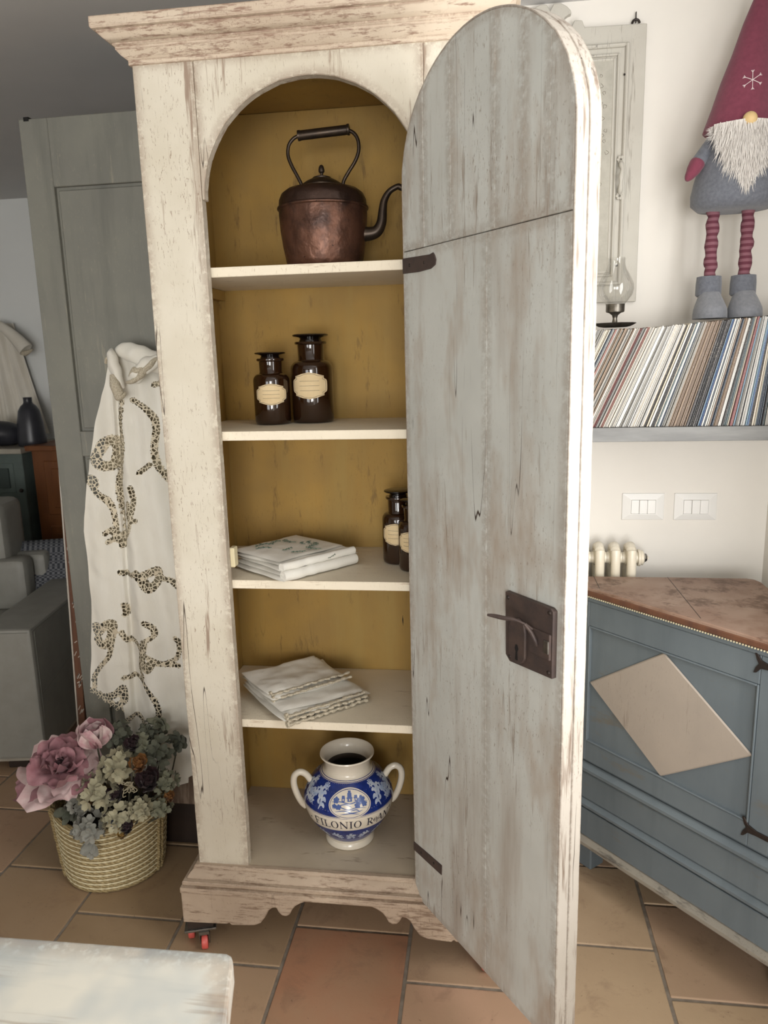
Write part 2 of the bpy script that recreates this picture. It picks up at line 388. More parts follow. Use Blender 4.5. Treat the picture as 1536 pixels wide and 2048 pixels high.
# straw rope
m, nt, b = newmat('straw_rope'); g = G(nt)
co = g.coords()
wv = g.n('TexWave', Vector=g.coords((1, 1, 2.2)), Scale=32.0, Distortion=3.0, Detail=2.0, _bands_direction='DIAGONAL')
col = g.mix(g.ramp(wv.outputs[1], .2, .8), L('#87754f'), L('#a89469'))
col = g.mix(g.ramp(g.noise(co, 120, 3, .7), .5, .75), col, L('#c4b286'))
nt.links.new(col, b.inputs['Base Color']); b.inputs['Roughness'].default_value = .8
nt.links.new(g.bump(wv.outputs[1], .6, .003), b.inputs['Normal']); M['straw'] = m
M['cord'] = plain('pale_cotton_cord', '#e0d6b6', .8, var='#cdc099', vs=160)
def petal(name, a, c, rough=.75): return plain(name, a, rough, var=c, vs=28, sheen=.1)
M['pink'] = petal('dusty_pink_petal', '#ab7f84', '#98666d'); M['pink_pale'] = petal('pale_pink_petal', '#dcc5c1', '#cfa9a8'); M['pink_bud'] = petal('blush_bud_petal', '#e6d3cd', '#c58f9a')
M['sage'] = petal('sage_hydrangea', '#8b8b76', '#787a65'); M['sage_pale'] = petal('pale_green_hydrangea', '#b0a98c', '#98937a'); M['moss'] = petal('grey_green_leaf', '#626455', '#535648')
M['grey_leaf'] = petal('silvery_leaf', '#918f85', '#7f7f76'); M['burgundy'] = petal('dried_burgundy_rose', '#3a2226', '#2c191d'); M['orange'] = petal('dried_orange_flower', '#a8753f', '#8a5b2e')
M['yellow'] = petal('dried_yellow_flower', '#b08d47', '#967438'); M['bluegrey'] = petal('blue_grey_flower', '#8a93a3', '#767f90'); M['wire'] = petal('bleached_tendril', '#b3aa90', '#9d947b'); M['stem'] = petal('dry_stem', '#4d4a38', '#3d3a2c')
# checked cushion cloth
m, nt, b = newmat('checked_cushion'); g = G(nt); ck = g.n('TexChecker', Vector=g.coords(), Scale=90.0); ck.inputs[1].default_value = L('#3c3e44'); ck.inputs[2].default_value = L('#77787b')
nt.links.new(ck.outputs[0], b.inputs['Base Color']); b.inputs['Roughness'].default_value = .9; M['check'] = m
# striped stocking
m, nt, b = newmat('striped_stocking'); g = G(nt); sp = g.n('SeparateXYZ', Vector=g.coords())
st = g.ramp(g.math('SINE', g.math('MULTIPLY', sp.outputs[2], 2*PI/.0145)), -.1, .1)
nt.links.new(g.mix(st, L('#80555f'), L('#62303d')), b.inputs['Base Color']); b.inputs['Roughness'].default_value = .9; M['stripe'] = m

# ------------------------------------------------------------------ the room
def struct(o): o['kind'] = 'structure'; return o
XR, YB, ZC = 1.545, .609, 2.425          # right wall, back wall, ceiling
XL, YF, YFAR = -4.2, -4.2, 2.45
struct(MB().box(-.06, XR+.12, YB, YB+.14, 0, ZC).build('wall_back', M['white_wall']))
struct(MB().box(-.06, .08, YB+.14, YFAR, 0, ZC).build('wall_return', M['far_wall']))
struct(MB().box(XL-.12, .08, YFAR, YFAR+.12, 0, ZC).build('wall_far', M['far_wall']))
struct(MB().box(XL-.12, XL, YF, YFAR, 0, ZC).build('wall_left', M['far_wall']))
wb = MB(); wy0, wy1, wz0, wz1 = -1.38, -.18, .80, 2.20
wb.box(XR, XR+.12, YF, wy0, 0, ZC).box(XR, XR+.12, wy1, YB, 0, ZC).box(XR, XR+.12, wy0, wy1, 0, wz0).box(XR, XR+.12, wy0, wy1, wz1, ZC)
struct(wb.build('wall_right', M['white_wall']))
wb = MB().box(XL-.12, -1.34, YF-.12, YF, 0, ZC).box(-.06, .44, YF-.12, YF, 0, ZC).box(1.52, XR+.12, YF-.12, YF, 0, ZC)
for fx0, fx1, fz0, fz1 in ((-1.34, -.06, .40, 1.90), (.44, 1.52, .44, 2.00)): wb.box(fx0, fx1, YF-.12, YF, 0, fz0).box(fx0, fx1, YF-.12, YF, fz1, ZC)
struct(wb.build('wall_front', M['white_wall']))
for nw, (fx0, fx1, fz0, fz1) in enumerate(((-1.34, -.06, .40, 1.90), (.44, 1.52, .44, 2.00))):
    mx_ = (fx0+fx1)/2
    w1 = MB().box(fx0, fx0+.06, YF-.1, YF-.04, fz0, fz1).box(fx1-.06, fx1, YF-.1, YF-.04, fz0, fz1).box(fx0+.06, fx1-.06, YF-.1, YF-.04, fz0, fz0+.06).box(fx0+.06, fx1-.06, YF-.1, YF-.04, fz1-.06, fz1).box(mx_-.03, mx_+.03, YF-.1, YF-.04, fz0+.06, fz1-.06)
    struct(w1.build('window_%d' % (nw+1), M['white_plastic']))
w2 = MB().box(XR+.04, XR+.1, wy0, wy0+.06, wz0, wz1).box(XR+.04, XR+.1, wy1-.06, wy1, wz0, wz1).box(XR+.04, XR+.1, wy0+.06, wy1-.06, wz0, wz0+.06).box(XR+.04, XR+.1, wy0+.06, wy1-.06, wz1-.06, wz1).box(XR+.04, XR+.1, -.81, -.75, wz0+.06, wz1-.06)
struct(w2.build('window_3', M['white_plastic']))
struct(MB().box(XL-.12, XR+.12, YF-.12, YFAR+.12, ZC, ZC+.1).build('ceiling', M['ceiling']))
floor = struct(MB().box(XL-.12, XR+.12, YF-.12, YFAR+.12, -.06, -.004).build('floor', M['grout']))
# square terracotta tiles laid in staggered rows
TS, GAP = .3185, .009
tile_me = None
PH = {-2: .245, -1: .075, 0: -.057, 1: .088, 2: -.067, 3: .100, 4: .255-.31}
TINT = ['#ae8d72', '#b29376', '#a38369', '#b79a7c', '#ab8b6e', '#a4876c', '#b4987d']
XC0 = -.735
for ci in range(-9, 8):
    x0 = XC0+TS*ci; x1 = min(x0+TS, XR)
    if x0 < -3.4 or x1-x0 < .03: continue
    ph = {0: .245, 1: .075, 2: -.057, 3: .088, 4: -.067, 5: .100, 6: -.05}.get(ci, random.uniform(0, TS))
    k0 = math.floor((-1.25-ph)/TS); k1 = math.ceil((YFAR-ph)/TS)
    for k in range(k0, k1):
        y0 = ph+k*TS; y1 = min(y0+TS, YFAR)
        if y1-y0 < .03: continue
        if abs(x1-x0-TS) < 1e-6 and abs(y1-y0-TS) < 1e-6:
            if tile_me is None:
                t = MB().box(-TS/2+GAP/2, TS/2-GAP/2, -TS/2+GAP/2, TS/2-GAP/2, -.012, 0).build('tile', M['tile'], floor, bev=.003, seg=2)
                tile_me = t.data
            else: t = link('tile', tile_me, floor)
        else:
            t = MB().box(-(x1-x0)/2+GAP/2, (x1-x0)/2-GAP/2, -(y1-y0)/2+GAP/2, (y1-y0)/2-GAP/2, -.012, 0).build('tile', M['tile'], floor, bev=.0025)
        t.location = ((x0+x1)/2, (y0+y1)/2, random.uniform(-.0012, 0))
        t.rotation_euler = (random.uniform(-.002, .002), random.uniform(-.002, .002), random.uniform(-.004, .004))
        tint = random.choice(TINT)
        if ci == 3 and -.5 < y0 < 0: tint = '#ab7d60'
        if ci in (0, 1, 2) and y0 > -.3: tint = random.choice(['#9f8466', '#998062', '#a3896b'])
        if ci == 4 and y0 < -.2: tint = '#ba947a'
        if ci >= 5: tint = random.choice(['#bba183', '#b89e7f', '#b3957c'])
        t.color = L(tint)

# ------------------------------------------------------------------ the cupboard
W, DEP, ZT = .745, .38, 2.139
cab = thing('cupboard', 'tall cream painted cupboard with arched opening, ochre interior and its door swung open', 'cupboard', (W/2, DEP/2, 0), world=True)
OX0, OX1, ZS, AB = .1326, .612, 1.862, .229       # opening and its arch
ocx, oa = (OX0+OX1)/2, (OX1-OX0)/2
def wob(z, k, a=.0012): return a*nz(z*9, k, 3.3)
def wob_board(x0, x1, y0, y1, z0, z1, n=24, k=0.0, a=.0012):   # an upright board with hand-planed edges
    pts = [(x0+wob(z0+(z1-z0)*i/n, k, a), z0+(z1-z0)*i/n) for i in range(n+1)]+[(x1+wob(z0+(z1-z0)*i/n, k+7, a), z0+(z1-z0)*i/n) for i in range(n, -1, -1)]
    return MB().xz(pts, y0, y1)
wob_board(0, OX0, 0, .026, .235, ZT, k=1).build('stile', M['stile'], cab, bev=.0025, seg=2)
wob_board(OX1, W, 0, .026, .235, ZT, k=4).build('stile', M['stile'], cab, bev=.0025, seg=2)
NA = 36
arch = [(OX0+.006-.0, ZS)]
pts = [(ocx-(oa-.006)*math.cos(PI*i/NA)+.0012*nz(i*.7, 2), ZS+AB*math.sin(PI*i/NA)+.0012*nz(i*.7, 9)) for i in range(NA+1)]
out = [(OX0+.0005, ZT), (OX0+.0005, ZS)]+pts+[(OX1-.0005, ZS), (OX1-.0005, ZT)]
MB().xz(out, -.001, .025).build('arch_board', M['stile'], cab, bev=.0018)
for x0, x1 in ((0.001, .022), (W-.022, W-.001)):
    MB().box(x0, x1, .026, DEP, .235, ZT).build('side_panel', M['stile'], cab, bev=.002)
for x0, x1 in ((.022, .026), (W-.026, W-.022)):
    MB().box(x0, x1, .026, .362, .235, ZT-.012).build('side_lining', M['ochre'], cab)
for x0, x1 in ((.022, W-.022),):
    MB().box(x0, x1, .362, .378, .235, ZT-.005).build('back_board', M['ochre'], cab, bev=.0008)
MB().xz([(.505, .805), (.5065, .790), (.5055, .772), (.5035, .790)], .3612, .3622).build('split', M['black'], cab)
MB().box(0, W, 0.0, DEP, ZT-.004, ZT+.012).build('top_board', M['ochre'], cab)
for i, z in enumerate((1.7264, 1.3619, 1.0037, .6394)):
    s = MB().box(.026, W-.026, .030, .3615, z-.0215, z).build('shelf', M['shelf'], cab, bev=.0018, seg=2)
    for x0, x1 in ((.026, .048), (W-.048, W-.026)):
        MB().box(x0, x1, .045, .355, z-.0215-.026, z-.0218).build('shelf_batten', M['ochre'], cab, bev=.0015)
MB().box(.0, W, .0, .362, .222, .244).build('bottom_board', M['floorboard'], cab, bev=.001)
def sweep(prof, x0, x1, y0, yb):        # moulding profile (out, z) taken round left, front and right with mitres
    n = len(prof); vs = []
    for cx, cy, ox, oy in ((x0, yb, -1, 0), (x0, y0, -1, -1), (x1, y0, 1, -1), (x1, yb, 1, 0)):
        for o, z in prof: vs.append((cx+ox*o, cy+oy*o, z))
    fs = []
    for k in range(3):
        for i in range(n):
            i2 = (i+1) % n; fs.append((k*n+i, (k+1)*n+i, (k+1)*n+i2, k*n+i2))
    fs += [tuple(range(n)), tuple(range(3*n, 4*n))]
    return MB().add(vs, fs)
prof = [(-.004, ZT-.006), (.005, ZT-.006), (.005, ZT+.003), (.009, ZT+.006), (.015, ZT+.010), (.021, ZT+.017), (.023, ZT+.019), (.023, ZT+.024), (.027, ZT+.027), (.027, ZT+.030),
        (.033, ZT+.032), (.040, ZT+.036), (.047, ZT+.043), (.049, ZT+.045), (.049, ZT+.048), (.056, ZT+.049), (.058, ZT+.052), (.058, ZT+.070), (.055, ZT+.072), (-.004, ZT+.072)]
sweep(prof, 0, W, 0, DEP).build('cornice', M['cornice'], cab, smooth=True, ang=28)
prof = [(-.003, .246), (.008, .246), (.011, .242), (.012, .236), (.018, .230), (.024, .222), (.026, .216), (.034, .214), (.036, .211), (.036, .204), (.034, .201), (.040, .199), (.041, .196), (.041, .184), (-.003, .184)]
sweep(prof, 0, W, 0, DEP).build('base_moulding', M['plinth'], cab, smooth=True, ang=28)
AX0, AX1 = -.040, W+.040
half = [(AX0, .096), (.078, .100), (.084, .104), (.09, .098), (.126, .100), (.15, .102), (.168, .110), (.182, .130), (.192, .150), (.202, .158), (.212, .159), (.217, .147), (.225, .138), (.236, .136), (.246, .142), (.254, .158), (.262, .168), (.274, .176), (.289, .183)]
ap = half+[(W-x, z) for x, z in reversed(half)]+[(AX1, .186), (AX0, .186)]
MB().xz(ap, -.040, -.016).build('apron', M['plinth'], cab, bev=.0015)
for x0, x1 in ((AX0, AX0+.024), (AX1-.024, AX1)):
    sd = [(-.016, .096), (.07, .096), (.09, .12), (.10, .158), (.12, .145), (.14, .17), (.24, .17), (.26, .145), (.28, .158), (.29, .12), (.31, .096), (DEP, .096), (DEP, .186), (-.016, .186)]
    MB().prism(sd, lambda a, b: (x0, a, b), lambda a, b: (x1, a, b)).build('apron', M['plinth'], cab, bev=.0015)
for cx, cy, rz in ((-.008, .010, .30), (W+.0, .016, -.3), (.0, DEP-.05, .8), (W, DEP-.05, 1.1)):
    ca, sa = math.cos(rz), math.sin(rz)
    R = lambda x, y, z: (cx+x*ca-y*sa, cy+x*sa+y*ca, z)
    sq = [(-.046, -.036), (.036, -.036), (.036, .046), (-.046, .046)]
    MB().prism([(a*.8, b_*.8) for a, b_ in sq], lambda x, y: R(x, y, .064), lambda x, y: R(x, y, .098)).build('castor_pad', M['dark_wood'], cab)
    MB().prism(sq, lambda x, y: R(x, y, .058), lambda x, y: R(x, y, .064)).build('castor_plate', M['zinc'], cab, bev=.001)
    for ox, oy in ((.004, -.024), (-.034, .022)):
        f = MB()
        for sx in (-1, 1):
            f.prism([(-.016, .058), (.014, .058), (.010, .026), (.002, .012), (-.006, .016)], lambda a, z: R(ox+sx*.0105, oy+a, z), lambda a, z: R(ox+sx*.0130, oy+a, z))
        f.prism([(-.013, -.016), (.013, -.016), (.013, .014), (-.013, .014)], lambda x, y: R(ox+x, oy+y, .050), lambda x, y: R(ox+x, oy+y, .0585))
        f.build('castor_fork', M['zinc'], cab)
        wv = MB().lathe([(.005, -.008), (.0185, -.008), (.0205, -.005), (.0205, .005), (.0185, .008), (.005, .008)], 28, axis='x')
        wv.v = [R(x+ox, y+oy, z+.0205) for x, y, z in wv.v]
        wv.build('castor_wheel', M['red_plastic'], cab, smooth=True)
MB().box(.128, .1415, .026, .052, 1.036, 1.084).build('latch_keeper', plain('pale_raw_wood', '#d3c7a3', .7), cab, bev=.002)

# the open door, hinged at the right of the opening
TH = math.radians(52.59)
door = sub_empty('door', cab, (.56423, -.01018, 0), -TH)
DW, DT, DZ0, DZS, DB = .5045, .052, .204, 1.862, .228
SEAM = 1.735
def dtop(u):
    t = (u-DW/2)/(DW/2); return DZS+DB*math.sqrt(max(0, 1-t*t))
def doorplank(u0, u1, z0, z1=None, y0=.001, y1=.026, k=0.0, mat='door_face'):
    n = 26; e = .0002
    bot = [(u0+e, z0)]
    rgt = [(u1-e+wob(z0+i*.05, k), z0+.0+((z1 or min(dtop(u1), 9))-z0)*i/n) for i in range(1, n)] if (z1 or dtop(u1)-z0 > .05) else []
    if z1: top = [(u1-e, z1), (u0+e, z1)]
    else: top = [(u1-e-(u1-u0-2*e)*i/14, dtop(u1-e-(u1-u0-2*e)*i/14)-.001) for i in range(15)]
    o = [(u0+e, z0), (u1-e, z0)]+top
    return MB().xz(o, y0, y1).build('plank', M[mat], door, bev=.0009)
for i, (a, b_) in enumerate(((.004, .287), (.287, DW-.004))): doorplank(a, b_, DZ0, SEAM-.0008, y0=0.0, k=i)
cuts = (.004, .083, .175, .308, .382, .447, DW-.004)
for i in range(6): doorplank(cuts[i], cuts[i+1], SEAM+.0008, None, y0=random.uniform(-.0004, .0012), k=i+3)
doorplank(.004, .18, DZ0, None, .026, DT, mat='door_edge'); doorplank(.18, .34, DZ0, None, .026, DT, mat='door_edge'); doorplank(.34, DW-.004, DZ0, None, .026, DT, mat='door_edge')
# rim of the leaf: two laminations with a crack between them
outl = [(0.0, DZ0)]+[(0.0, DZ0+(DZS-DZ0)*i/30) for i in range(1, 30)]+[(DW/2-DW/2*math.cos(PI*i/44), DZS+DB*math.sin(PI*i/44)) for i in range(45)]+[(DW, DZS-(DZS-DZ0)*i/40) for i in range(1, 41)]
for k, (y0, y1) in enumerate(((.0, .0262), (.0268, DT))):
    vs, fs = [], []; n = len(outl)
    for i, (u, z) in enumerate(outl):
        q = Vector((u-DW/2, 0, (z-DZS) if z > DZS else 0)); q.normalize() if q.length else None
        j = .0011*nz(i*1.3, k*5.0)+(.0005 if k else 0)
        for (yy, d) in ((y0, -.0045), (y0, j), (y1, j), (y1, -.0045)):
            vs.append((u+q.x*d, yy, z+q.z*d))
    for i in range(n-1):
        for m_ in range(4): fs.append((i*4+m_, (i+1)*4+m_, (i+1)*4+(m_+1) % 4, i*4+(m_+1) % 4))
    fs += [(0, 1, 2, 3), tuple((n-1)*4+m_ for m_ in (3, 2, 1, 0))]
    MB().add(vs, fs).build('edge_lamination', M['door_edge'], door, bev=.0012)
MB().box(.008, DW-.008, .0255, .0275, DZ0+.004, DZS).build('dark_seam_backing', M['iron_dark'], door)  # added dark sheet between the layers, standing in for shade in the seams
# strap hinges
s = [(.002, 1.692), (.06, 1.6895), (.108, 1.691), (.124, 1.697), (.127, 1.706), (.122, 1.716), (.117, 1.721), (.105, 1.7185), (.05, 1.7205), (.002, 1.7225)]
MB().xz(s, -.0022, .002).build('hinge_strap', M['iron'], door, bev=.0006)
s = [(.0, .330), (.06, .333), (.121, .337), (.1225, .363), (.11, .362), (.06, .358), (.0, .352)]
MB().xz(s, -.002, .002).build('hinge_strap', M['iron'], door, bev=.0006)
for uu, z in ((.03, 1.706), (.085, 1.705), (.035, .343), (.09, .349)):
    MB().ball((uu, -.002, z), .0035, .002, .0035, 8, 5).build('rivet', M['iron_dark'], door, smooth=True)
# box lock
MB().xz([(.358, 1.0915), (.480, 1.0925), (.487, 1.088), (.487, .9655), (.372, .9585), (.360, .969)], -.010, .001).build('lock_plate', M['iron'], door, bev=.0008)
MB().box(.430, .484, -.014, -.009, .998, 1.046).build('lock_case', M['iron'], door, bev=.0015)
pl = [(.398+.024*math.cos(a), .985+.020*math.sin(a)) for a in [PI+PI*i/12 for i in range(13)]]+[(.422, 1.03), (.418, 1.045), (.40, 1.053), (.382, 1.045), (.374, 1.03)]
MB().xz(pl, -.016, -.0095).build('lock_cover', M['iron'], door, bev=.002)
MB().xz([(.394, .994), (.397, 1.002), (.401, 1.002), (.404, .994), (.401, .988), (.4025, .972), (.3955, .972), (.397, .988)], -.0166, -.0155).build('keyhole', M['black'], door)
lv = curve([(.372, -.062, 1.060), (.384, -.055, 1.060), (.402, -.048, 1.060), (.42, -.040, 1.061), (.437, -.030, 1.056), (.444, -.018, 1.046)], 20)
MB().tube(lv, [.0022+.0022*math.sin(PI*min(1, i/14)) for i in range(len(lv))], 8).build('lever', M['iron'], door, smooth=True)
lv = curve([(.437, -.030, 1.056), (.446, -.022, 1.040), (.452, -.018, 1.026), (.452, -.015, 1.018)], 12)
MB().tube(lv, .0036, 8).build('lever', M['iron'], door, smooth=True)
MB().box(.470, .483, -.0165, -.0135, 1.010, 1.034).build('latch_bolt', M['zinc'], door, bev=.001)
for uu, z in ((.366, 1.082), (.478, 1.084), (.478, .974), (.372, .968)):
    MB().ball((uu, -.010, z), .0042, .0025, .0042, 8, 5).build('rivet', M['iron_dark'], door, smooth=True)

# ------------------------------------------------------------------ kettle
k = thing('kettle', 'dented copper kettle with tall bail handle and gooseneck spout on the top shelf', 'kettle', (.357, .19, 1.7264))
pr = [(0, 0), (.080, 0), (.086, .004), (.0905, .02), (.097, .055), (.1015, .09), (.1035, .125), (.1035, .136), (.1065, .1375), (.1075, .140), (.1065, .1425), (.1035, .144), (.102, .158), (.096, .171), (.084, .180), (.066, .1845), (.052, .186), (0, .186)]
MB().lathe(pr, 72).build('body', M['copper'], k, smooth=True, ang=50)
MB().lathe([(0, .1855), (.0505, .1855), (.0510, .189), (.046, .194), (.036, .2005), (.026, .205), (.021, .2065), (.0215, .2085), (.017, .2105), (.010, .212), (0, .212)], 48).build('lid', M['bronze'], k, smooth=True, ang=50)
MB().lathe([(0, .211), (.0045, .212), (.0032, .216), (.0038, .218), (.0068, .221), (.0072, .226), (.0055, .2325), (.003, .236), (0, .237)], 20).build('finial', M['bronze'], k, smooth=True)
for sgn, pts in ((-1, [(-.047, 0, .182), (-.049, 0, .196), (-.058, 0, .215), (-.071, 0, .240), (-.078, 0, .262), (-.075, 0, .283), (-.063, 0, .297), (-.049, 0, .3025)]),
                 (1, [(.050, 0, .182), (.051, 0, .197), (.062, 0, .215), (.080, 0, .240), (.089, 0, .262), (.088, 0, .285), (.079, 0, .300), (.066, 0, .3075)])):
    MB().tube(curve(pts, 36), .0042, 10).build('bail_arm', M['bronze'], k, smooth=True)
    MB().lathe([(0, 0), (.010, 0), (.009, .004), (.005, .006), (0, .006)], 14, (pts[0][0], 0, .1805)).build('bail_foot', M['bronze'], k, smooth=True)
g0, g1 = Vector((-.052, 0, .3025)), Vector((.069, 0, .3085))
MB().tube([g0, g0+(g1-g0)*.04, g0+(g1-g0)*.05, g0+(g1-g0)*.95, g0+(g1-g0)*.96, g1], [.0118, .0118, .0108, .0108, .0122, .0122], 18).build('grip', M['bronze'], k, smooth=True)
sp = curve([(.092, 0, .080), (.112, 0, .080), (.128, 0, .086), (.138, 0, .104), (.1415, 0, .130), (.146, 0, .152), (.158, 0, .170), (.174, 0, .179), (.183, 0, .180)], 48)
MB().tube(sp, [.018-.0115*min(1, (i/len(sp))**.8*1.25) for i in range(len(sp))], 14).build('spout', M['bronze'], k, smooth=True)
MB().tube([(.178, 0, .181), (.186, 0, .1775), (.190, 0, .172)], [.0066, .0075, .004], 12).build('spout_lip', M['bronze'], k, smooth=True)

# ------------------------------------------------------------------ apothecary bottles
def bottle(loc, H, r, label, rz=0.0):
    o = thing('apothecary_bottle', label, 'bottle', loc, rz, 'brown glass apothecary bottles in the cupboard')
    nr = r*.66; zb = H*.66
    pr = [(0, .002), (r*.86, 0), (r*.96, .003), (r, .010), (r, zb*.90)]
    for i in range(1, 9):
        a = PI/2*i/8; pr.append((nr+(r-nr)*math.cos(a), zb*.90+(r*.42)*math.sin(a)))
    zn = pr[-1][1]; zt = H*.905
    pr += [(nr*.93, zn+.004), (nr*.96, zt-.008), (nr*1.12, zt-.006), (nr*1.16, zt-.003), (nr*1.12, zt), (nr*.8, zt), (nr*.8, zt-.01), (0, zt-.01)]
    MB().lathe(pr, 56).build('body', M['amber'], o, smooth=True, ang=45)
    st = [(0, zt-.008), (nr*.78, zt-.008), (nr*.82, zt+.002), (nr*.74, zt+H*.035), (nr*.9, zt+H*.05), (nr*1.22, zt+H*.058), (nr*1.30, zt+H*.068), (nr*1.26, zt+H*.08), (nr*1.0, zt+H*.09), (nr*.4, zt+H*.094), (0, zt+H*.094)]
    MB().lathe(st, 44).build('stopper', M['amber_stopper'], o, smooth=True, ang=45)
    # paper label: bowed plaque wrapped on the front
    lw, lh, lz = r*.86, H*.145, H*.42
    def edge(s_):
        P = []
        quad = [(-1, .46), (-.82, .58), (-.86, .80), (-.55, .84), (-.28, .98), (0, 1.02)]
        for x, y in quad: P.append((x, y))
        for x, y in reversed(quad[:-1]): P.append((-x, y))
        P = [(-1.06, 0), (-1.05, .35)]+P+[(1.05, .35), (1.06, 0)]
        P = P+[(x, -y) for x, y in reversed(P[1:-1])]
        return [(x*s_, y*s_) for x, y in P]
    def onb(x, y, e): a = x*lw/r; return ((r+e)*math.sin(a), -(r+e)*math.cos(a), lz+y*lh)
    def wrap(poly, e, name, mat):
        ys = sorted(set(round(y, 4) for _, y in poly)); b = MB(); rows = []
        n = len(poly)
        for y in [ys[0]+(ys[-1]-ys[0])*i/22 for i in range(23)]:
            xs = []
            for i in range(n):
                (xa, ya), (xb, yb) = poly[i], poly[(i+1) % n]
                if (ya-y)*(yb-y) <= 0 and abs(ya-yb) > 1e-9: xs.append(xa+(xb-xa)*(y-ya)/(yb-ya))
            if len(xs) < 2: xs = [0, 0]
            rows.append((min(xs), max(xs), y))
        b.grid(lambda u, v: onb(rows[round(v*22)][0]*(1-u)+rows[round(v*22)][1]*u, rows[round(v*22)][2], e), 18, 23)
        return b.build(name, mat, o, smooth=True)
    wrap(edge(1.0), .0005, 'paper_label', M['kraft'])
    E2 = edge(.90); b = MB()
    b.tube([onb(x, y, .0008) for x, y in curve(E2, 120, True)], .0005, 4, closed=True)
    for yy in (-.36, 0, .36): b.tube([onb(-.55+1.1*i/12, yy, .0008) for i in range(13)], .00035, 4)
    b.build('label_print', M['kraft_line'], o)
    return o
S2, S3, S4 = 1.3619, 1.0037, .6394
face = lambda x, y: math.atan2(.7382-x, y+1.6543)*.8
bottle((.200, .222, S2), .181, .0455, 'smaller brown glass apothecary bottle left of the taller one', face(.2, .22))
bottle((.296, .262, S2), .224, .0535, 'tallest brown glass apothecary bottle, on the second shelf beside a smaller one', face(.3, .26)-.10)
bottle((.516, .215, S3), .190, .0415, 'brown glass apothecary bottle at the back of the third shelf by the door', -.10)
bottle((.563, .150, S3), .180, .0400, 'brown glass apothecary bottle half hidden behind the open door edge', -.15)

# ------------------------------------------------------------------ folded linens
def slab(w, d, h, nx=26, ny=26, amp=.004, seed=0.0, sag=None, rr=.35):
    """one soft folded layer, rounded on all four edges"""
    b = MB()
    def sh(u, v, top):
        x = (u-.5)*w; y = (v-.5)*d
        ex = abs(2*u-1); ey = abs(2*v-1); ed = max(0.0, 1-ex**9)**.5*max(0.0, 1-ey**9)**.5
        n_ = amp*nz(x*16, y*16, seed)+amp*.5*nz(x*45, y*45, seed+4)
        x += .006*nz(y*11, seed, 1); y += .006*nz(x*11, seed, 5)
        z = (h*.5+(h*.5)*ed+n_*ed) if top else (h*.5-(h*.5)*ed)
        if sag: z += sag(x, y)
        return (x, y, z)
    b.grid(lambda u, v: sh(u, v, True), nx, ny); b.grid(lambda u, v: sh(u, 1-v, False), nx, ny)
    return b
def place(b, z, rx=0, ry=0, rz=0, dx=0, dy=0):
    Rm = Matrix.Rotation(rz, 3, 'Z') @ Matrix.Rotation(ry, 3, 'Y') @ Matrix.Rotation(rx, 3, 'X')
    b.v = [tuple((Rm @ Vector(v))+Vector((dx, dy, z))) for v in b.v]; return b
fc = thing('folded_tablecloth', 'folded white tablecloth with green sprig embroidery beside the bottles', 'tablecloth', (.255, .165, S3), math.radians(50))
zz = 0
for i, (ww, dd, hh, dx, dy, rz) in enumerate(((.245, .215, .014, 0, 0, 0), (.240, .212, .012, .002, .003, .03), (.238, .208, .013, .003, .002, -.02), (.222, .196, .011, -.006, .010, .05), (.210, .186, .007, -.012, .014, .08))):
    place(slab(ww, dd, hh, seed=i*3.1, amp=.0035), zz, rz=rz, dx=dx, dy=dy).build('fold_layer', M['linen_plain'], fc, smooth=True, ang=80, merge=True)
    zz += hh*.86
for (y0, r, z0) in ((-.100, .013, .015), (-.094, .010, .036)):      # rounded fold rolls on the front edge
    MB().tube([(-.112+.224*i/20, y0-.004+.003*nz(i*.4, r*100), z0+.001*nz(i*.5, 3)) for i in range(21)], [r*(1+.12*nz(i*.6, 8)) for i in range(21)], 14, flat=.9).build('fold_roll', M['linen_plain'], fc, smooth=True)
b = MB(); rs = random.Random(3)
def sprig(b, cx, cy, a, s_, z):
    stem = curve([(cx, cy), (cx+s_*.5*math.cos(a), cy+s_*.5*math.sin(a)+s_*.1), (cx+s_*math.cos(a+.3), cy+s_*math.sin(a+.3))], 10)
    b.tube([(x, y, z) for x, y in stem], .0008, 4, flat=1)
    for i in range(1, 8):
        x, y = stem[min(len(stem)-1, int(i*len(stem)/8))]; a2 = a+(1.0 if i % 2 else -1.0); q = s_*.18
        b.obox((x+q*.6*math.cos(a2), y+q*.6*math.sin(a2), z), (q*.5*math.cos(a2), q*.5*math.sin(a2), 0), (-q*.2*math.sin(a2), q*.2*math.cos(a2), 0), (0, 0, .0005))
for i in range(11): sprig(b, rs.uniform(-.09, .06), rs.uniform(-.05, .09), rs.uniform(0, 6.2), rs.uniform(.022, .045), zz+.0042)
b.build('embroidery', M['thread_green'], fc)
b = MB(); sprig(b, .02, 0, .4, .03, 0); b.v = [(x, -.1085-z*0, .034+y*.35) for x, y, z in b.v]; b.build('embroidery', M['thread_green'], fc)
fn = thing('folded_napkins', 'stack of folded white linen with crochet lace edging above the blue jar', 'linen', (.262, .165, S4), math.radians(42))
zz = 0
sagf = lambda x, y: .016*max(0, (y)/.13)**2+.012*max(0, -(x)/.14)
for i, (ww, dd, hh, dx, dy, rz) in enumerate(((.250, .235, .013, 0, 0, 0), (.246, .232, .012, .004, -.002, .03), (.240, .228, .012, .0, .006, -.03), (.236, .170, .012, -.006, .036, .05), (.225, .155, .010, -.012, .046, .02))):
    place(slab(ww, dd, hh, seed=20+i*2.7, amp=.006, sag=sagf), zz, rz=rz, dx=dx, dy=dy).build('fold_layer', M['linen_plain'], fn, smooth=True, ang=80, merge=True)
    zz += hh*.85
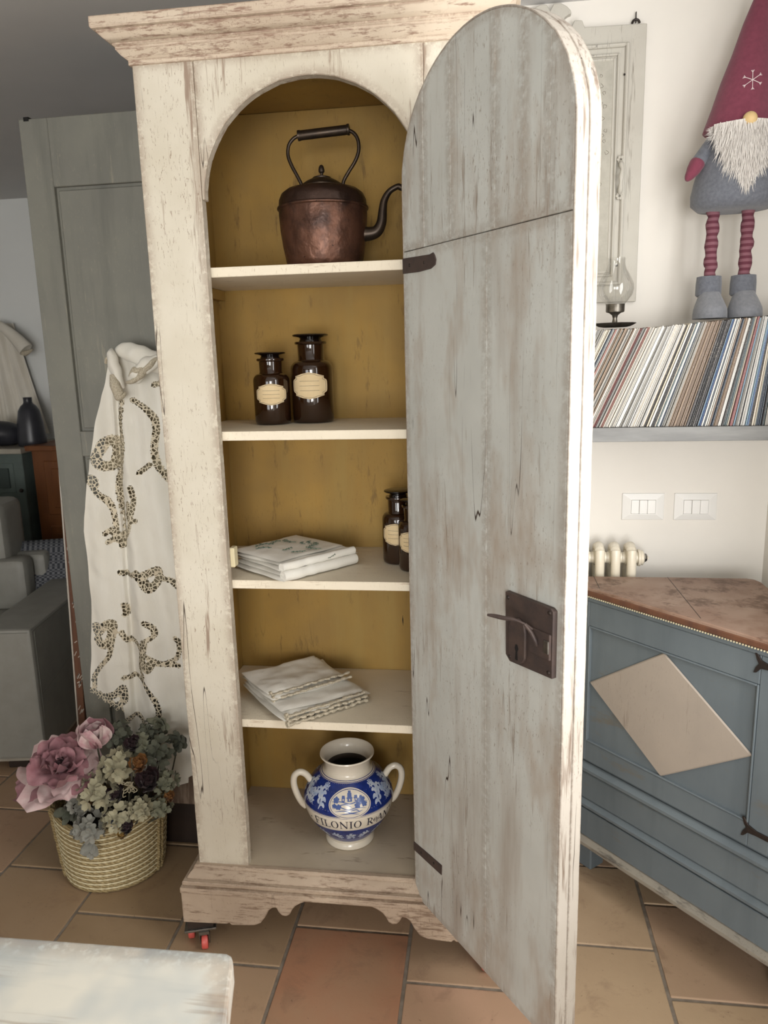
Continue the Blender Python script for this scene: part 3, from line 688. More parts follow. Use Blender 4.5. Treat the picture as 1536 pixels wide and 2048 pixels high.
def lace_edge(x0, x1, y, z, r, seed, ph=0.0):
    n = 40
    pts = [(x0+(x1-x0)*i/n, y+.0035*abs(math.sin(i*.9+ph))*-1+.004*nz(i*.22, seed), z+.004*nz(i*.18, seed+5)+sagf((x0+x1)/2, y)*.3) for i in range(n+1)]
    return MB().tube(pts, [r*(1+.3*math.sin(i*1.8)) for i in range(n+1)], 8, flat=1.5)
for i, (y, z, r) in enumerate(((-.122, .007, .0040), (-.120, .017, .0036), (-.117, .027, .0036), (-.048, .046, .0032), (-.034, .053, .003))):
    lace_edge(-.115, .115, y, z, r, 2+i, i).build('lace_edging', M['lace_solid'], fn, smooth=True)
    lp = MB().tube([(-.115+.0*j, y+.012*math.sin(j/8*PI)-.004, z+.006*math.cos(j/8*PI)) for j in range(9)], .0035, 6); lp.build('lace_edging', M['lace_solid'], fn, smooth=True)

# ------------------------------------------------------------------ maiolica jar
jar = thing('maiolica_jar', 'two-handled blue and white maiolica jar lettered FILONIO at the bottom of the cupboard', 'jar', (.372, .150, .244), .22)
prof_j = [(0, .004), (.056, .004), (.060, 0), (.0655, .002), (.066, .010), (.061, .017), (.0665, .028), (.082, .048), (.0995, .072), (.1125, .095), (.1195, .117), (.1205, .128), (.117, .146), (.1075, .166), (.0925, .186), (.076, .201), (.064, .208), (.0605, .213), (.0605, .224), (.0625, .234), (.0675, .243), (.0725, .249), (.0715, .2525), (.067, .251), (.0605, .242), (.0565, .232), (.0555, .215)]
cz = [z for r, z in prof_j[5:19]]; cr = [r for r, z in prof_j[5:19]]
MB().lathe([(x, y) for x, y in prof_j], 88).build('body', M['glaze'], jar, smooth=True, ang=50)
MB().lathe([(.0555, .216), (.054, .205), (.070, .19), (.1, .16), (.110, .12), (.09, .07), (.05, .03), (0, .025)], 48).build('inside', M['jar_dark'], jar, smooth=True, ang=70)
def jr(z): return float(np.interp(z, cz, cr))
def jp(a, z, e=.0004):          # a: angle from the front, positive to the right
    r = jr(z); dz = .002; s_ = (jr(z+dz)-jr(z-dz))/(2*dz); nl = math.hypot(1, s_)
    r2 = r+e/nl; return (r2*math.sin(a), -r2*math.cos(a), z-e*s_/nl)
def zone(z0, z1, e, name, mat):
    n = 16
    return MB().grid(lambda u, v: jp(2*PI*u, z0+(z1-z0)*v, e), 96, n, closed_u=True).build(name, mat, jar, smooth=True)
zone(.1345, .2020, .0003, 'blue_ground', M['blue']); zone(.030, .0885, .0003, 'blue_ground', M['blue'])
def stroke(b, pts, wd, e, n=20):    # painted stroke in (angle*R, z) on the surface
    P = curve(pts, n); vs = []; m_ = len(P)
    for i, (a, z) in enumerate(P):
        a0, z0 = P[max(0, i-1)]; a1, z1 = P[min(m_-1, i+1)]; R = .118
        dx, dz = (a1-a0)*R, z1-z0; l = math.hypot(dx, dz) or 1
        t = i/(m_-1); w_ = wd*(math.sin(PI*min(1, max(.06, t)))**.6 if wd < 1 else 1)
        nx, nz_ = -dz/l*w_, dx/l*w_
        vs += [jp(a+nx/R, z+nz_, e), jp(a-nx/R, z-nz_, e)]
    return b.add(vs, [(2*i, 2*i+1, 2*i+3, 2*i+2) for i in range(m_-1)])
leaf = MB(); leafw = MB(); rj = random.Random(5)
def acanthus(b, a, z, ang, s_, flip):
    ca, sa = math.cos(ang), math.sin(ang)
    def T(x, y): y *= flip; return (a+(x*ca-y*sa)*s_/.118, min(.2005, max(.031, z+(x*sa+y*ca)*s_)))
    stroke(b, [T(0, 0), T(.5, .22), T(1.0, .12), T(1.3, -.25), T(1.12, -.5)], .0030*s_/.03, .0006)
    for x, y, l, an in ((.25, .12, .42, 1.3), (.5, .2, .45, 1.0), (.8, .2, .42, .6), (1.05, .08, .36, .1), (.35, .08, .35, -.8), (.65, .1, .4, -.7), (.95, .02, .3, -1.2)):
        stroke(b, [T(x, y), T(x+l*.6*math.cos(an), y+l*.6*math.sin(an)), T(x+l*math.cos(an+.7), y+l*math.sin(an+.7))], .0034*s_/.03, .0006, 8)
for s_ in (-1, 1):
    for a0 in (0.74, 1.30, 1.95, 2.6):
        acanthus(leaf, s_*(a0+.02), .143, (PI/2-.2 if s_ > 0 else PI/2+.2), .036, s_); acanthus(leaf, s_*(a0+.36), .146, (PI/2+.5 if s_ > 0 else PI/2-.5), .030, -s_)
        acanthus(leaf, s_*(a0+.30), .182, (-.5 if s_ > 0 else PI+.5), .020, -s_)
        acanthus(leaf, s_*(a0-.12), .186, (.3 if s_ > 0 else PI-.3), .018, s_)
        acanthus(leaf, s_*(a0+.22), .146, (.4 if s_ > 0 else PI-.4), .020, s_)
    for a0 in (.28, .72, 1.25, 1.8, 2.4): acanthus(leaf, s_*a0, .045, (.9 if s_ > 0 else PI-.9), .026, s_)
for a0 in (0,): 
    for an in (PI/2, .5, PI-.5, -.6, PI+.6): acanthus(leaf, a0, .060, an, .012, 1)
leaf.build('painted_foliage', M['blue_light'], jar)
# medallion with castle and landscape
mz, ma = .163, 0.0
def ell(rx, rz, e, name, mat, n=48):
    vs = [jp(0, mz, e)]; fs = []
    rings = 8
    for k_ in range(1, rings+1):
        for i in range(n):
            t = 2*PI*i/n; vs.append(jp(rx*k_/rings*math.cos(t)/.118, mz+rz*k_/rings*math.sin(t), e))
    for i in range(n): fs.append((0, 1+i, 1+(i+1) % n))
    for k_ in range(rings-1):
        for i in range(n): a = 1+k_*n+i; b_ = 1+k_*n+(i+1) % n; fs.append((a, a+n, b_+n, b_))
    return MB().add(vs, fs).build(name, mat, jar, smooth=True)
ell(.0600, .0325, .0007, 'medallion_border', M['glaze']); ell(.0570, .0303, .0010, 'medallion_line', M['blue']); ell(.0553, .0290, .0013, 'medallion', M['glaze'])
scn = MB()
def quadp(b, pts, e=.0017): b.add([jp(x*1.3/.118, mz+z, e) for x, z in pts], [tuple(range(len(pts)))])
for x0, x1, z0, z1 in ((-.018, .018, .006, .012), (-.018, -.011, .006, .018), (.011, .018, .006, .018), (-.005, .005, .006, .023), (-.0035, .0035, .022, .027)):
    for zz0 in (z0,): quadp(scn, [(x0, z0), (x1, z0), (x1, z1), (x0, z1)])
for i in range(7): quadp(scn, [(-.018+i*.0055, .012), (-.0155+i*.0055, .012), (-.0155+i*.0055, .0145), (-.018+i*.0055, .0145)])
for x, z, s_ in ((-.030, .008, .0055), (-.024, -.006, .005), (.026, .006, .007), (.016, -.003, .0055), (.031, -.003, .005), (-.033, -.004, .004)):
    for dx, dz in ((0, 0), (.7, .4), (-.7, .3), (0, .9), (.4, -.5), (-.5, -.5)):
        quadp(scn, [(x+s_*(dx+.55*math.cos(t)), z+s_*(dz+.55*math.sin(t))) for t in [2*PI*i/8 for i in range(8)]])
for pts in ([(-.040, .004), (-.02, .006), (0, .002), (.018, .005), (.04, .002)], [(-.036, -.010), (-.02, -.006), (-.004, -.011), (.012, -.008), (.034, -.012)], [(-.030, -.016), (-.012, -.013), (.004, -.018), (.026, -.015)], [(-.02, -.022), (0, -.019), (.018, -.023)], [(-.028, -.004), (-.010, .001), (.004, -.006)], [(.0, -.014), (.012, -.012), (.020, -.018)]):
    P = [(x*1.3/.118, mz+z) for x, z in pts]; stroke(scn, P, .0011, .0017, 24)
scn.build('castle_scene', plain('medallion_blue_line', '#4a5f96', .2), jar)
win = MB()
for x in (-.0145, .0145, -.0075, .0075, 0): quadp(win, [(x-.0012, .008), (x+.0012, .008), (x+.0012, .0115), (x-.0012, .0115)], .0020)
win.build('castle_windows', M['glaze'], jar)
# band lines and lettering
lines = MB()
for z, h in ((.1335, .0012), (.1305, .0005), (.0895, .0010)): lines.grid(lambda u, v: jp(2*PI*u, z-h/2+h*v, .0006), 96, 2, closed_u=True)
for z in (.2030, .2055, .0285): lines.grid(lambda u, v: jp(2*PI*u, z-.0004+.0008*v, .0005), 96, 2, closed_u=True)
lines.build('painted_lines', M['blue'], jar)
def letters(text, a0, z0, h, e=.0009):
    b = MB(); x = 0.0
    def poly(pts): b.add([jp(a0+(x+px)*h/.119, z0+pz*h, e) for px, pz in pts], [tuple(range(len(pts)))])
    def seg(p, q, w_):
        dx, dz = q[0]-p[0], q[1]-p[1]; l = math.hypot(dx, dz); nx, nz_ = -dz/l*w_/2, dx/l*w_/2; n = 5
        for i in range(n):
            s0, s1 = i/n, (i+1)/n
            poly([(p[0]+dx*s0+nx, p[1]+dz*s0+nz_), (p[0]+dx*s0-nx, p[1]+dz*s0-nz_), (p[0]+dx*s1-nx, p[1]+dz*s1-nz_), (p[0]+dx*s1+nx, p[1]+dz*s1+nz_)])
    def ring(cx, cz_, rx, rz, thick, thin, t0=0, t1=2*PI, n=22):
        for i in range(n):
            P = []
            for t in (t0+(t1-t0)*i/n, t0+(t1-t0)*(i+1)/n):
                w_ = thin+(thick-thin)*abs(math.cos(t)); P.append(((cx+(rx)*math.cos(t), cz_+rz*math.sin(t)), (cx+(rx-w_)*math.cos(t), cz_+(rz-w_*.6)*math.sin(t))))
            poly([P[0][0], P[0][1], P[1][1], P[1][0]])
    TK, TN, SR = .15, .06, .05
    def serif(cx, z, w_=.2): seg((cx-w_, z), (cx+w_, z), SR)
    for ch in text:
        if ch == 'F': seg((.2, 0), (.2, 1), TK); serif(.2, .02); seg((.05, .98), (.72, .98), TN); seg((.72, .98), (.72, .78), TN); seg((.2, .52), (.55, .52), TN); seg((.55, .6), (.55, .42), TN); x += .88
        elif ch == 'I': seg((.2, 0), (.2, 1), TK); serif(.2, .02); serif(.2, .98); x += .5
        elif ch == 'L': seg((.2, 0), (.2, 1), TK); serif(.2, .98); seg((.02, .03), (.7, .03), TN); seg((.7, .03), (.7, .25), TN); x += .84
        elif ch == 'O': ring(.46, .5, .44, .52, .16, .05); x += 1.04
        elif ch == 'N': seg((.14, 0), (.14, 1), TN); serif(.14, .02, .13); seg((.1, 1), (.84, 0), TK); seg((.84, 0), (.84, 1), TN); serif(.84, .98, .13); x += 1.1
        elif ch == 'R': seg((.2, 0), (.2, 1), TK); serif(.2, .02); seg((.02, .98), (.4, .98), TN); ring(.36, .74, .34, .26, .14, .05, -PI/2, PI/2, 12); seg((.2, .48), (.4, .48), TN); seg((.38, .48), (.8, 0), TK); x += .88
        elif ch == 'o': ring(.26, .5, .28, .3, .1, .05); seg((.06, .5), (.46, .5), TN); x += .48
        elif ch == 'A': seg((.04, 0), (.42, 1), TN); seg((.42, 1), (.84, 0), TK); seg((.18, .36), (.66, .36), TN); serif(.04, .02, .1); serif(.84, .02, .12); x += .95
        elif ch == '.': ring(.1, .5, .1, .1, .1, .1); x += .3
        elif ch == 's': ring(.2, .95, .16, .16, .08, .05); x += .45
        else: x += .5
    return b
letters('. FILONIO RoANs', -1.02, .0995, .0228).build('lettering', M['ink'], jar)
for s_ in (-1, 1):      # strap handles at the sides
    hp = curve([(s_*.100, 0, .176), (s_*.112, 0, .194), (s_*.128, 0, .201), (s_*.142, 0, .191), (s_*.145, 0, .168), (s_*.138, 0, .138), (s_*.126, 0, .112), (s_*.115, 0, .100)], 40)
    MB().tube(hp, [.0088]*len(hp), 14, flat=1.0).build('handle', M['glaze'], jar, smooth=True)

# ------------------------------------------------------------------ grey door leaf standing behind, strip beside it
gd = thing('old_door_leaf', 'tall grey-green panelled door leaf leaning behind the cupboard', 'door', (-.25, .46, 0), -.02)
MB().box(-.30, .32, .008, .026, 0, 2.185).build('backing', M['green_door'], gd)
for x0, x1 in ((-.30, -.215), (.235, .32)): MB().box(x0, x1, -.006, .030, 0, 2.192).build('stile', M['green_door'], gd, bev=.002)
for z0, z1 in ((2.012, 2.192), (1.252, 1.327), (0, .26)): MB().box(-.2148, .2348, -.006, .028, z0, z1).build('rail', M['green_door'], gd, bev=.002)
for z0, z1 in ((1.335, 2.004), (.268, 1.244)): MB().box(-.207, .227, .002, .012, z0, z1).build('panel', M['green_door'], gd, bev=.003)
MB().box(-.283, -.268, -.008, .03, 2.186, 2.1965).build('top_pin', M['black'], gd)
st = thing('wooden_strip', 'narrow brown timber edge with flaked paint beside the grey door leaf', 'timber', (-.632, .53, 0), world=True)
def leanp(x, z): return x+(1.3-z)*-.043+.045
MB().prism([(-.618, 0), (-.594, 0), (-.594, 2.0), (-.618, 2.0)], lambda x, z: (leanp(x, z), .515, z), lambda x, z: (leanp(x, z), .575, z)).build('board', M['brown_wood'], st, bev=.001)
MB().prism([(-.622, 0), (-.617, 0), (-.617, 2.0), (-.622, 2.0)], lambda x, z: (leanp(x, z), .513, z), lambda x, z: (leanp(x, z), .575, z)).build('paint_edge', M['scratch'], st)
b = MB(); rs = random.Random(11)
for i in range(46):
    z = rs.uniform(.3, 1.32); x = leanp(rs.uniform(-.615, -.60), z); l = rs.uniform(.006, .02)
    b.obox((x+.004, .5146, z), (.0045, 0, l*.45), (0, .0006, 0), (-.0008, 0, .0012))
b.build('paint_flakes', M['scratch'], st)
MB().box(leanp(-.619, 1.13), leanp(-.596, 1.13), .512, .516, 1.108, 1.152).build('masking_tape', M['white_plastic'], st)
pb = thing('timber_block', 'rough brown timber block on the floor between basket and cupboard', 'timber', (-.24, .42, 0), world=True)
MB().box(-.36, -.05, .405, .447, 0, .145).build('base', M['dark_wood'], pb, bev=.003)
MB().box(-.365, -.045, .395, .450, .145, .245).build('cap', paint('crusty_brown_paint', '#6e5a4a', '#5c4a3d', '#8d7b69', .9, 0, cracks=0, speck=1), pb, bev=.004)

# ------------------------------------------------------------------ lace tablecloth hung in front of the grey door
LACE = {
 'a': [(-0.304, 1.519), (-0.298, 1.435), (-0.31, 1.349), (-0.306, 1.277), (-0.321, 1.211), (-0.334, 1.152), (-0.323, 1.069), (-0.338, 0.993)],
 'a2': [(-0.266, 1.42), (-0.233, 1.398), (-0.21, 1.362), (-0.208, 1.319), (-0.213, 1.276), (-0.207, 1.233), (-0.185, 1.189), (-.165, 1.16)],
 'fl1': [(-0.367, 1.285), (-0.358, 1.299), (-0.334, 1.306), (-0.326, 1.277), (-0.341, 1.234), (-0.372, 1.234), (-0.384, 1.256), (-0.367, 1.285)],
 'sc1': [(-0.415, 1.195), (-0.389, 1.152), (-0.368, 1.13), (-0.355, 1.1), (-0.352, 1.062), (-0.349, 1.008)],
 'sc1b': [(-0.378, 1.031), (-0.362, 1.039), (-0.356, 1.016), (-0.373, 1.005)], 'sc1c': [(-.41, 1.20), (-.395, 1.195), (-.39, 1.175)],
 'b': [(-0.286, 1.167), (-0.279, 1.13), (-0.29, 1.085), (-0.304, 1.039), (-0.328, 1.016)], 'b2': [(-.30, 1.12), (-.30, 1.08), (-.28, 1.07)],
 'c': [(-0.352, 0.908), (-0.317, 0.9), (-0.287, 0.916)],
 'c2': [(-0.281, 0.901), (-0.257, 0.909), (-0.228, 0.917), (-0.226, 0.894), (-0.253, 0.862), (-.27, .885)],
 'c3': [(-0.219, 0.894), (-0.188, 0.887), (-0.174, 0.871), (-.15, .85)],
 'd': [(-0.442, 0.739), (-0.436, 0.72), (-0.414, 0.74), (-0.392, 0.749), (-0.39, 0.724), (-0.403, 0.692), (-0.424, 0.68), (-0.438, 0.699)],
 'd2': [(-0.393, 0.692), (-0.408, 0.643), (-0.44, 0.609), (-0.465, 0.575), (-0.469, 0.541)],
 'd3': [(-0.473, 0.504), (-0.434, 0.509), (-0.4, 0.519), (-0.376, 0.536), (-0.377, 0.494), (-0.421, 0.476)],
 'e': [(-0.366, 0.717), (-0.349, 0.693), (-0.318, 0.686), (-0.296, 0.662), (-0.273, 0.647), (-0.235, 0.623), (-0.19, 0.616)],
 'e1': [(-0.278, 0.759), (-0.256, 0.744), (-0.25, 0.72), (-0.276, 0.703)], 'e2': [(-0.296, 0.662), (-0.313, 0.613), (-0.303, 0.58)], 'e4': [(-.285, .69), (-.30, .64), (-.285, .61), (-.265, .63)],
 'e3': [(-0.235, 0.623), (-0.193, 0.641), (-0.181, 0.689), (-0.192, 0.705)],
 'f': [(-0.37, 0.57), (-0.321, 0.571), (-0.283, 0.539), (-0.259, 0.499), (-0.255, 0.449), (-0.267, 0.411)],
 'g': [(-0.376, 0.427), (-0.35, 0.441), (-0.327, 0.42), (-0.336, 0.377)], 'h': [(-0.352, 0.805), (-0.348, 0.782), (-0.352, 0.774)],
 'k': [(-0.259, 1.211), (-0.226, 1.233)], 't': [(-0.175, 1.467), (-0.205, 1.461)],
}
lace_w = {'fl1': .016, 'd': .015, 'a': .012, 'c2': .014, 'e4': .016, 'd3': .013}
ct = thing('lace_tablecloth', 'white tablecloth with beige cutwork lace hanging bunched over the grey door', 'tablecloth', (-.26, .41, .25), world=True)
NU, NV = 170, 460
zl = np.array([1.57, 1.56, 1.38, 1.19, 1.04, .82, .50, .2]); xl = np.array([-.318, -.318, -.368, -.417, -.440, -.447, -.488, -.50])
vs = []; xs = np.zeros((NV, NU)); zs = np.zeros((NV, NU))
for j in range(NV):
    z = 1.545-(1.545-.22)*j/(NV-1)
    x0 = float(np.interp(-z, -zl, xl)); x1 = -.035
    for i in range(NU):
        u = i/(NU-1); x = x0+(x1-x0)*u
        ph = (x+.285)/(.55+(1.56-z)*.75)          # pleats fan out from the gathered top
        amp = .009+.015*min(1, (1.55-z)/.5)
        y = .436-amp*(1+math.sin(ph*26+.9))-amp*.5*(1+math.sin(ph*61+z*2.1))+.006*nz(x*9, z*5, 2.0)+.004*nz(x*26+z*9, z*18, 6.0)
        xf = -.318-.06*(1.5-z)*.55                  # edge of the front flap
        if x < xf: y -= .022*min(1, (xf-x)/.006)+.008*math.sin(PI*min(1, (xf-x)/.13))
        zz = z
        xs[j, i] = x; zs[j, i] = z; vs.append((x, y, zz))
def lim(x): return .50-.10*(x+.49)/.10 if x < -.40 else (.455 if x < -.379 else .23)
mask = np.zeros((NV, NU), bool)
for kname, pts in LACE.items():
    P = np.array(curve(pts, 30)); hw = lace_w.get(kname, .0095)
    x0, x1, z0, z1 = P[:, 0].min()-.02, P[:, 0].max()+.02, P[:, 1].min()-.02, P[:, 1].max()+.02
    idx = np.where((xs > x0) & (xs < x1) & (zs > z0) & (zs < z1))
    if len(idx[0]) == 0: continue
    d = np.sqrt(((np.stack([xs[idx], zs[idx]], 1)[:, None, :]-P[None])**2).sum(2)).min(1)
    mask[idx[0][d < hw], idx[1][d < hw]] = True
fl, ll = [], []
for j in range(NV-1):
    for i in range(NU-1):
        x, z = xs[j, i], zs[j, i]
        left = x < -.379
        bot = (.515-.058*(x+.485)/.105+.010*abs(math.sin(x*150))) if left else .225
        if z < bot: continue
        f = (j*NU+i, j*NU+i+1, (j+1)*NU+i+1, (j+1)*NU+i)
        hem = left and z < bot+.022
        (ll if (mask[j, i] and mask[j+1, i+1]) or hem else fl).append(f)
for nm, faces, mat in (('linen_ground', fl, M['linen']), ('cutwork_lace', ll, M['lace'])):
    used = sorted({k_ for f in faces for k_ in f}); mp_ = {k_: n for n, k_ in enumerate(used)}
    MB().add([vs[k_] for k_ in used], [tuple(mp_[k_] for k_ in f) for f in faces]).build(nm, mat, ct, smooth=True, ang=180)
def roll(pts, rad, seed, mat, name, flat=.8, n=40):
    P = curve(pts, n); R_ = np.interp(np.linspace(0, 1, len(P)), np.linspace(0, 1, len(rad)), rad)
    b = MB().tube(P, list(R_), 18, flat=flat)
    b.v = [(x+.006*nz(x*30, z*30, seed), y+.006*nz(x*30, z*30, seed+3), z+.008*nz(x*34, y*30, seed+6)) for x, y, z in b.v]
    return b.build(name, mat, ct, smooth=True, ang=180)
roll([(-.300, .40, 1.555), (-.270, .388, 1.560), (-.232, .378, 1.548), (-.185, .380, 1.530), (-.12, .39, 1.512), (-.05, .40, 1.50)], [.006, .022, .028, .030, .030, .03], 1, M['linen'], 'gathered_top')
roll([(-.308, .395, 1.560), (-.296, .372, 1.545), (-.286, .364, 1.510), (-.280, .366, 1.480), (-.276, .372, 1.455)], [.006, .019, .021, .017, .009], 4, M['linen'], 'gathered_top')
roll([(-.245, .362, 1.482), (-.222, .350, 1.490), (-.19, .348, 1.512), (-.150, .352, 1.530)], [.008, .020, .024, .012], 8, M['linen'], 'gathered_top')
roll([(-.248, .352, 1.470), (-.226, .338, 1.474), (-.20, .334, 1.492), (-.165, .338, 1.520), (-.15, .345, 1.535)], [.003, .0075, .008, .007, .003], 12, M['lace_solid'], 'lace_border', 1.3)
roll([(-.236, .346, 1.490), (-.214, .333, 1.500), (-.19, .331, 1.515)], [.003, .009, .003], 14, M['lace_solid'], 'lace_border', 1.2)
roll([(-.289, .352, 1.495), (-.285, .350, 1.470), (-.276, .354, 1.435), (-.262, .362, 1.44)], [.008, .013, .012, .005], 17, M['lace_solid'], 'lace_border', 1.1)
roll([(-.322, .388, 1.525), (-.314, .384, 1.535), (-.304, .382, 1.530), (-.298, .384, 1.515)], [.004, .006, .006, .004], 19, M['lace_solid'], 'lace_border', 1.1)
MB().grid(lambda u, v: ((lambda x0_: x0_+(-.05-x0_)*u)(float(np.interp(-(1.52-.98*v), -zl, xl))+.012), .444-.004*math.sin(u*9+v*3), 1.52-.98*v), 24, 24).build('under_layer', plain('linen_shade_tint', '#b3a78c', .9, var='#a89c80', vs=20), ct, smooth=True, ang=180)  # second linen layer, its beige darkened to carry the shade behind the lace

# ------------------------------------------------------------------ basket of dried flowers
BX, BY, BH = -.398, .288, .205
bk = thing('straw_basket', 'oval coiled straw basket full of dried flowers on the tiles', 'basket', (BX, BY, 0), .12)
def brim(t, a):       # t 0 base .. 1 rim
    rx = .140+.022*t**.8; ry = .130+.012*t**.8
    lift = .030*t*math.cos(a)**2
    return (rx*math.cos(a), ry*math.sin(a), .008+(BH-.008)*t+lift)
MB().lathe([(0, 0), (.136, 0), (.140, .006), (0, .008)], 60, sx=1, sy=.9).build('base', M['straw'], bk, smooth=True)
NC = 14
for c_ in range(NC):
    t = c_/(NC-1)
    P = [brim(t, 2*PI*i/90) for i in range(90)]
    MB().tube(P, [.0074*(1+.08*math.sin(i*2.2)) for i in range(90)], 8, closed=True).build('coil', M['straw'], bk, smooth=True)
    if c_ < NC-1:
        P = [brim(t+.5/(NC-1), 2*PI*i/90) for i in range(90)]
        P = [(x*1.034, y*1.036, z) for x, y, z in P]
        MB().tube(P, [.0027*(1+.35*math.sin(i*2.9)) for i in range(90)], 5, closed=True).build('binding_cord', M['cord'], bk, smooth=True)
for a0 in (PI+.42, -.25):
    for s_, r_ in ((-.06, .0055), (.055, .0055)):
        P = [Vector(brim(t/14*1.04, a0+s_+.012*math.sin(t*2.2)))*1.0 for t in range(15)]
        P = [Vector((p.x*1.06, p.y*1.06, p.z)) for p in P]
        MB().tube(P, [r_*(1+.2*math.sin(i*2.5)) for i in range(15)], 8).build('braid', M['straw'], bk, smooth=True)
MB().grid(lambda u, v: (.150*v*math.cos(2*PI*u), .132*v*math.sin(2*PI*u), BH-.035), 40, 4, closed_u=True).build('filler', M['dark_pot'], bk)
fr = random.Random(21)
def petal_sheet(b, c, n, size, cup=.35, wide=.8, ruffle=.12, nu=5, nv=6, twist=0.0, up=None):
    """one petal growing from c along direction n, cupped toward `up`"""
    n = Vector(n).normalized(); up = Vector(up) if up is not None else Vector((0, 0, 1))
    s_ = n.cross(up)
    if s_.length < 1e-3: s_ = n.cross(Vector((1, 0, 0)))
    s_.normalize(); q = s_.cross(n)
    s2 = s_*math.cos(twist)+q*math.sin(twist); q2 = q*math.cos(twist)-s_*math.sin(twist); sd = fr.uniform(0, 99)
    def f(u, v):
        w_ = wide*size*(math.sin(PI*(.08+.80*v))**.75)*.5
        x = (u-.5)*2*w_; y = v*size
        z = cup*size*(v*v*.7+((u-.5)*2)**2*.45*v)+ruffle*size*nz(u*2.6+sd, v*2.6, sd)*v
        return Vector(c)+s2*x+n*y+q2*z
    return b.grid(lambda u, v: f(u, v), nu, nv)
BASE = Vector((BX, BY, BH-.05))
def flower_thing(name, label, cat, c, group=None):
    o = thing(name, label, cat, tuple(c), group=group)
    d = BASE+Vector(((c[0]-BX)*.45, (c[1]-BY)*.45, 0))-Vector(c)
    MB().tube(curve([(0, 0, 0), (d.x*.3, d.y*.3, d.z*.5), tuple(d)], 8), .0022, 5).build('stem', M['stem'], o, smooth=True)
    return o
def hydrangea(c, r, mat, label, nf=20, name='hydrangea_head', ps=.42):
    o = flower_thing(name, label, 'dried flower', c, 'dried hydrangea heads in the basket'); b = MB()
    for i in range(nf):
        ph = math.acos(1-1.5*(i+.5)/nf); th = i*2.39996+fr.uniform(-.2, .2)
        n = Vector((math.sin(ph)*math.cos(th), math.sin(ph)*math.sin(th), math.cos(ph)))
        n = (n+Vector((0, -.35, 0))).normalized()
        p = n*r*fr.uniform(.62, .95)
        a = n.cross(Vector((0, 0, 1))); a = a.normalized() if a.length > .01 else Vector((1, 0, 0)); q = n.cross(a); t0 = fr.uniform(0, 2)
        for k_ in range(4):
            d = (a*math.cos(t0+k_*PI/2)+q*math.sin(t0+k_*PI/2)+n*.25).normalized()
            petal_sheet(b, p, d, r*ps*fr.uniform(.8, 1.15), .25, .95, .25, 3, 4, up=n)
    b.build('florets', M[mat], o, smooth=True, ang=180); return o
def rosette(c, r, mat, label, name, cat='dried flower', group=None, np_=16, tilt=(0, -.5, .8), cup=.8):
    o = flower_thing(name, label, cat, c, group); b = MB(); T = Vector(tilt).normalized()
    a = T.cross(Vector((0, 0, 1))); a = a.normalized() if a.length > .01 else Vector((1, 0, 0)); q = T.cross(a)
    for i in range(np_):
        t = i/np_; th = i*2.4; k_ = .25+.75*t
        d = (a*math.cos(th)+q*math.sin(th))*k_+T*(1.15-t)
        petal_sheet(b, (0, 0, 0), d, r*(.75+.35*t), cup*(1.1-t*.6), 1.0, .15, 4, 5, up=T)
    b.build('petals', M[mat], o, smooth=True, ang=180); return o
hyd = [((-.318, .215, .372), .052, 'sage_pale', 'pale green dried hydrangea head directly right of the pink peony'),
       ((-.372, .185, .312), .052, 'sage_pale', 'yellowish green dried hydrangea head just below the pink peony'),
       ((-.300, .160, .252), .046, 'sage_pale', 'pale dried hydrangea head hanging over the middle front rim of the basket'),
       ((-.384, .142, .225), .046, 'grey_leaf', 'silvery dried hydrangea head drooping over the front left rim of the basket'),
       ((-.440, .190, .268), .034, 'grey_leaf', 'small silver-green dried head under the peony at the left rim'),
       ((-.222, .290, .392), .050, 'moss', 'dark green dried hydrangea head near the cupboard stile'),
       ((-.190, .240, .318), .036, 'sage', 'sage dried hydrangea head at the far right of the basket'),
       ((-.262, .320, .440), .030, 'moss', 'topmost small grey-green dried sprig against the hanging cloth'),
       ((-.352, .290, .436), .042, 'moss', 'grey-green dried head behind the pale pink bud'),
       ((-.240, .170, .275), .036, 'sage_pale', 'cream-green dried hydrangea head over the right front rim'),
       ((-.195, .205, .262), .034, 'sage', 'small sage dried head at the right rim of the basket'),
       ((-.272, .290, .405), .040, 'sage', 'sage dried hydrangea head behind the orange flower')]
for c, r, m_, lb in hyd: hydrangea(c, r, m_, lb)
rosette((-.290, .262, .415), .030, 'burgundy', 'dark burgundy dried rose at the top back of the basket', 'dried_rose', group='dried burgundy roses')
rosette((-.222, .205, .330), .044, 'burgundy', 'largest dark burgundy dried rose, on the right of the basket', 'dried_rose', group='dried burgundy roses')
rosette((-.322, .195, .290), .034, 'burgundy', 'dark burgundy dried rose in the middle of the basket', 'dried_rose', group='dried burgundy roses')
rosette((-.266, .138, .228), .024, 'burgundy', 'blackish dried bloom hanging at the front rim', 'dried_rose', group='dried burgundy roses')
rosette((-.257, .225, .372), .034, 'orange', 'largest orange dried flower, at the right of the basket', 'dried_marigold', group='dried orange flowers')
rosette((-.380, .165, .292), .017, 'yellow', 'small yellow dried bud below the peony', 'dried_marigold', group='dried orange flowers')
rosette((-.168, .215, .282), .020, 'orange', 'small orange dried flower at the far right rim', 'dried_marigold', group='dried orange flowers')
rosette((-.280, .130, .212), .016, 'yellow', 'small mustard dried flower lying on the front rim', 'dried_marigold', group='dried orange flowers')
rosette((-.304, .140, .240), .022, 'bluegrey', 'blue-grey dried flower at the middle of the front rim', 'dried_thistle')
